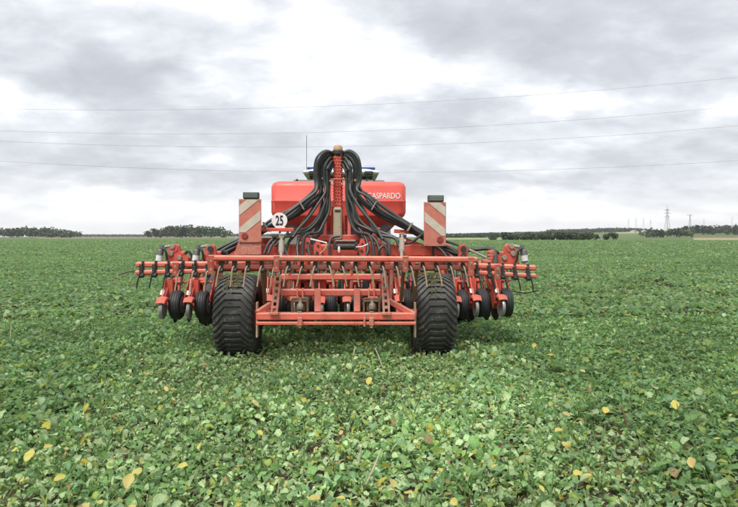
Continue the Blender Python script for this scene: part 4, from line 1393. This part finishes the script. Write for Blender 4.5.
def crop_far(y0, y1, per_m2, size, hgt, tip=.02, tilt=.55, low=.35):
    area = .70 * (y1 ** 2 - y0 ** 2) + 2.0 * (y1 - y0)
    n = int(area * per_m2)
    x, y = sample(n, y0, y1)
    tr_ = tram(x, y)
    k = keep_off(x, y) & ((tr_ > .22 + .1 * lowfreq(x, y, 9, 1.5)) | (rng.random(n) < .25)); x, y = x[k], y[k]; n = len(x)
    sw = swath(x, y)
    vg = (1 + .15 * lowfreq(x, y, 3, 1.8) + .10 * lowfreq(x, y, 4, 7)).clip(.55, 1.6)
    z = hgt * vg * (low + (1 - low) * rng.random(n) ** .6)
    ph = rng.random(n) * 2 * PI; th = rng.normal(size=n) * tilt + .2
    s = size * (.55 + .85 * rng.random(n)) * vg
    up = rng.random(n) < tip
    th = np.where(up, 1.35, th); z = np.where(up, hgt * vg * 1.05, z); s = np.where(up, s * 1.1, s)
    ex = np.stack([np.cos(ph) * np.cos(th), np.sin(ph) * np.cos(th), np.sin(th)], 1)
    sd2 = np.stack([-np.sin(ph), np.cos(ph), rng.normal(size=n) * .35], 1)
    P = np.stack([x, y, z], 1)
    wd = np.where(up, .16, .42)[:, None]
    V = np.stack([P - ex * (s * .5)[:, None], P + sd2 * s[:, None] * wd + ex * (s * .1)[:, None], P + ex * (s * .55)[:, None] - np.array([[0, 0, .12]]) * s[:, None], P - sd2 * s[:, None] * wd + ex * (s * .1)[:, None]], 1)
    c = leaf_colours(n, x, y, sw)
    c = np.where(up[:, None], np.array([.26, .33, .16])[None], c)
    C = np.repeat(c, 4, 0)
    return V.reshape(-1, 3), np.arange(4 * n).reshape(n, 4), C


V, Fc, C = crop_near(1.9, 5.4, 122, 9, [(.0, .14), (.14, .60), (.32, .88), (.55, .97), (.76, .84), (.92, .48)])
tag(link('crop_cover', leaf_mesh('crop_cover', V, Fc, C, 'crop_leaf')), 'dense low broadleaf crop nearest to the viewer', 'crop', kind='stuff')
V, Fc, C = crop_near(5.35, 9.8, 98, 9, [(.0, .2), (.35, .92), (.72, .86)])
tag(link('crop_cover', leaf_mesh('crop_cover', V, Fc, C, 'crop_leaf')), 'dense low broadleaf crop around the rear of the machine', 'crop', kind='stuff')
V, Fc, C = crop_far(1.9, 9.9, 820, .042, .050, 0)
tag(link('crop_cover', leaf_mesh('crop_cover', V, Fc, C, 'crop_leaf')), 'low seedlings and lower leaves filling the foreground between the plants', 'crop', kind='stuff')
V, Fc, C = crop_far(9.7, 40, 245, .100, .14, .02, .42, .45)
tag(link('crop_cover', leaf_mesh('crop_cover', V, Fc, C, 'crop_leaf')), 'green crop in the middle distance around the machine', 'crop', kind='stuff')
V, Fc, C = crop_far(39.5, 92, 28, .21, .13, .03, .30, .65)
tag(link('crop_cover', leaf_mesh('crop_cover', V, Fc, C, 'crop_leaf')), 'green crop well beyond the machine', 'crop', kind='stuff')
V, Fc, C = crop_far(91, 235, 7, .40, .13, .03, .24, .7)
tag(link('crop_cover', leaf_mesh('crop_cover', V, Fc, C, 'crop_leaf')), 'green crop running out to the far edge of the field', 'crop', kind='stuff')

# yellowed leaves lying in the crop ---------------------------------------
def blade(seed, L, W):
    q = np.random.default_rng(seed); b = MB(); vs = []; fs = []
    st = [(0, .1), (.15, .62), (.38, .95), (.62, 1.0), (.82, .72), (.95, .35)]
    for (t, w) in st:
        dz = -.25 * L * t * t + .01 * q.normal() * L
        for sg in (-1, -.5, 0, .5, 1):
            ww = w * W * .5 * (1 + .10 * q.normal())
            vs.append((sg * ww, t * L, dz + abs(sg) * W * .10 + .03 * W * q.normal() * abs(sg)))
    n = 5
    for i_ in range(len(st) - 1):
        for k_ in range(n - 1): fs.append((i_ * n + k_, i_ * n + k_ + 1, (i_ + 1) * n + k_ + 1, (i_ + 1) * n + k_))
    vs.append((0, L * 1.02, -.26 * L)); e = (len(st) - 1) * n
    for k_ in range(n - 1): fs.append((e + k_, e + k_ + 1, len(vs) - 1))
    # stalk
    o = len(vs); vs += [(-.0016, 0, 0), (.0016, 0, 0), (.0012, -.25 * L, -.16 * L), (-.0012, -.25 * L, -.16 * L)]; fs.append((o, o + 1, o + 2, o + 3))
    b.add(vs, fs); return b.mesh('yellow_leaf', 'yellow_leaf', 60)


BL = [blade(60 + i_, .072 + .012 * (i_ % 3), .056 + .006 * (i_ % 2)) for i_ in range(6)]
YEL = [(134, 346), (141, 347), (168, 344), (120, 357), (140, 360), (160, 374), (126, 376), (152, 392), (168, 391), (173, 403), (183, 398), (34, 405), (194, 411), (52, 445), (12, 451), (66, 450), (88, 442), (26, 464),
       (23, 481), (34, 480), (54, 481), (133, 479), (126, 491), (101, 504), (129, 506), (199, 449), (178, 466), (235, 491), (84, 504), (147, 500), (334, 352), (306, 374), (368, 386), (346, 392), (316, 389), (411, 391), (423, 374),
       (487, 393), (439, 393), (399, 413), (394, 426), (362, 415), (339, 434), (262, 435), (315, 452), (295, 451), (327, 469), (276, 462), (389, 468), (441, 472), (462, 457), (490, 468), (336, 498), (309, 500), (469, 494),
       (457, 505), (393, 487), (405, 492), (535, 354), (533, 348), (551, 355), (568, 360), (580, 370), (563, 386), (647, 398), (676, 411), (605, 415), (580, 410), (570, 415), (502, 401), (562, 429), (569, 443), (524, 455),
       (573, 474), (592, 475), (505, 491), (544, 492), (693, 468), (714, 439), (536, 499), (673, 495), (624, 500)]
yr = random.Random(9)
BIG = {(126, 491): .95, (133, 479): .85, (605, 415): .85, (676, 411): .85, (368, 386): .9, (26, 464): .85}
for k, (px, py) in enumerate(YEL):
    zc = yr.uniform(.10, .135)
    Y = (CAMZ - zc) * F / (py - HY)
    p = world_at(px, py, Y)
    sc = BIG.get((px, py), yr.uniform(.42, .8))
    o = link('yellow_leaf', BL[k % 6], None, p, (R(yr.uniform(5, 60)), R(yr.uniform(-40, 40)), yr.uniform(-2.8, 2.8)))
    o.scale = (sc, sc, sc)
    if (px, py) in BIG: o.rotation_euler = (R(yr.uniform(30, 55)), R(yr.uniform(-12, 12)), yr.uniform(-.7, .7)); o.location.z += .012
    if (px, py) == (126, 491): tag(o, 'largest bright yellow leaf, lower left foreground, lower of a touching pair', 'leaf', 'yellowed leaves in the crop')
    elif (px, py) == (133, 479): tag(o, 'pale yellow leaf just above the largest yellow leaf, lower left', 'leaf', 'yellowed leaves in the crop')
    else:
        zone = [(a_, b_) for a_, b_ in ((385, 'just behind the machine'), (440, 'in the middle foreground'), (999, 'near the bottom edge')) if py < a_][0]
        same = sorted(q_ for q_ in YEL if (q_[1] < 385) == (py < 385) and (q_[1] < 440) == (py < 440))
        n_ = same.index((px, py))
        half = 'right' if n_ > len(same) / 2 else 'left'
        m_ = len(same) - 1 - n_ if half == 'right' else n_
        tag(o, ('rightmost' if m_ == 0 and half == 'right' else ORD[m_]) + ' small yellowed leaf from the ' + half + ', lying ' + zone[1], 'leaf', 'yellowed leaves in the crop')

STRAW = [((369, 478), (381, 449), .0055, 'straw', 'longest pale straw leaning in the middle foreground'), ((359, 461), (361, 446), .007, 'straw', 'short thick pale straw left of the longest one'),
         ((353, 357), (355, 346), .007, 'straw', 'pale straw stub standing behind the machine, left of two'), ((381, 363), (375, 348), .007, 'straw', 'pale straw stub standing behind the machine, right of two'),
         ((275, 504), (279, 482), .003, 'straw', 'thin whitish straw bending at the bottom edge'), ((627, 425), (621, 406), .007, 'dead_stem', 'upright brown dead stem in the right foreground'),
         ((10.5, 338), (11, 322), .006, 'straw', 'lone pale straw standing at the left edge of the crop'), ((598, 274), (597, 263), .02, 'dead_stem', 'far reddish dead stem right of the machine')]
for (a_, c_, r0, mat, lab) in STRAW:
    Y = (CAMZ - .08) * F / (a_[1] - HY)
    p0, p1 = world_at(*a_, Y), world_at(*c_, Y - .03)
    b = MB(); mid = p0.lerp(p1, .5) + Vector((.004, 0, 0)); q0 = p0 + (p0 - p1) * .4
    b.tube([v - p0 for v in (q0, p0, mid, p1)], [r0, r0, r0 * .9, r0 * .75], 6)
    tag(b.build('straw_stalk', mat, None, p0), lab, 'straw')
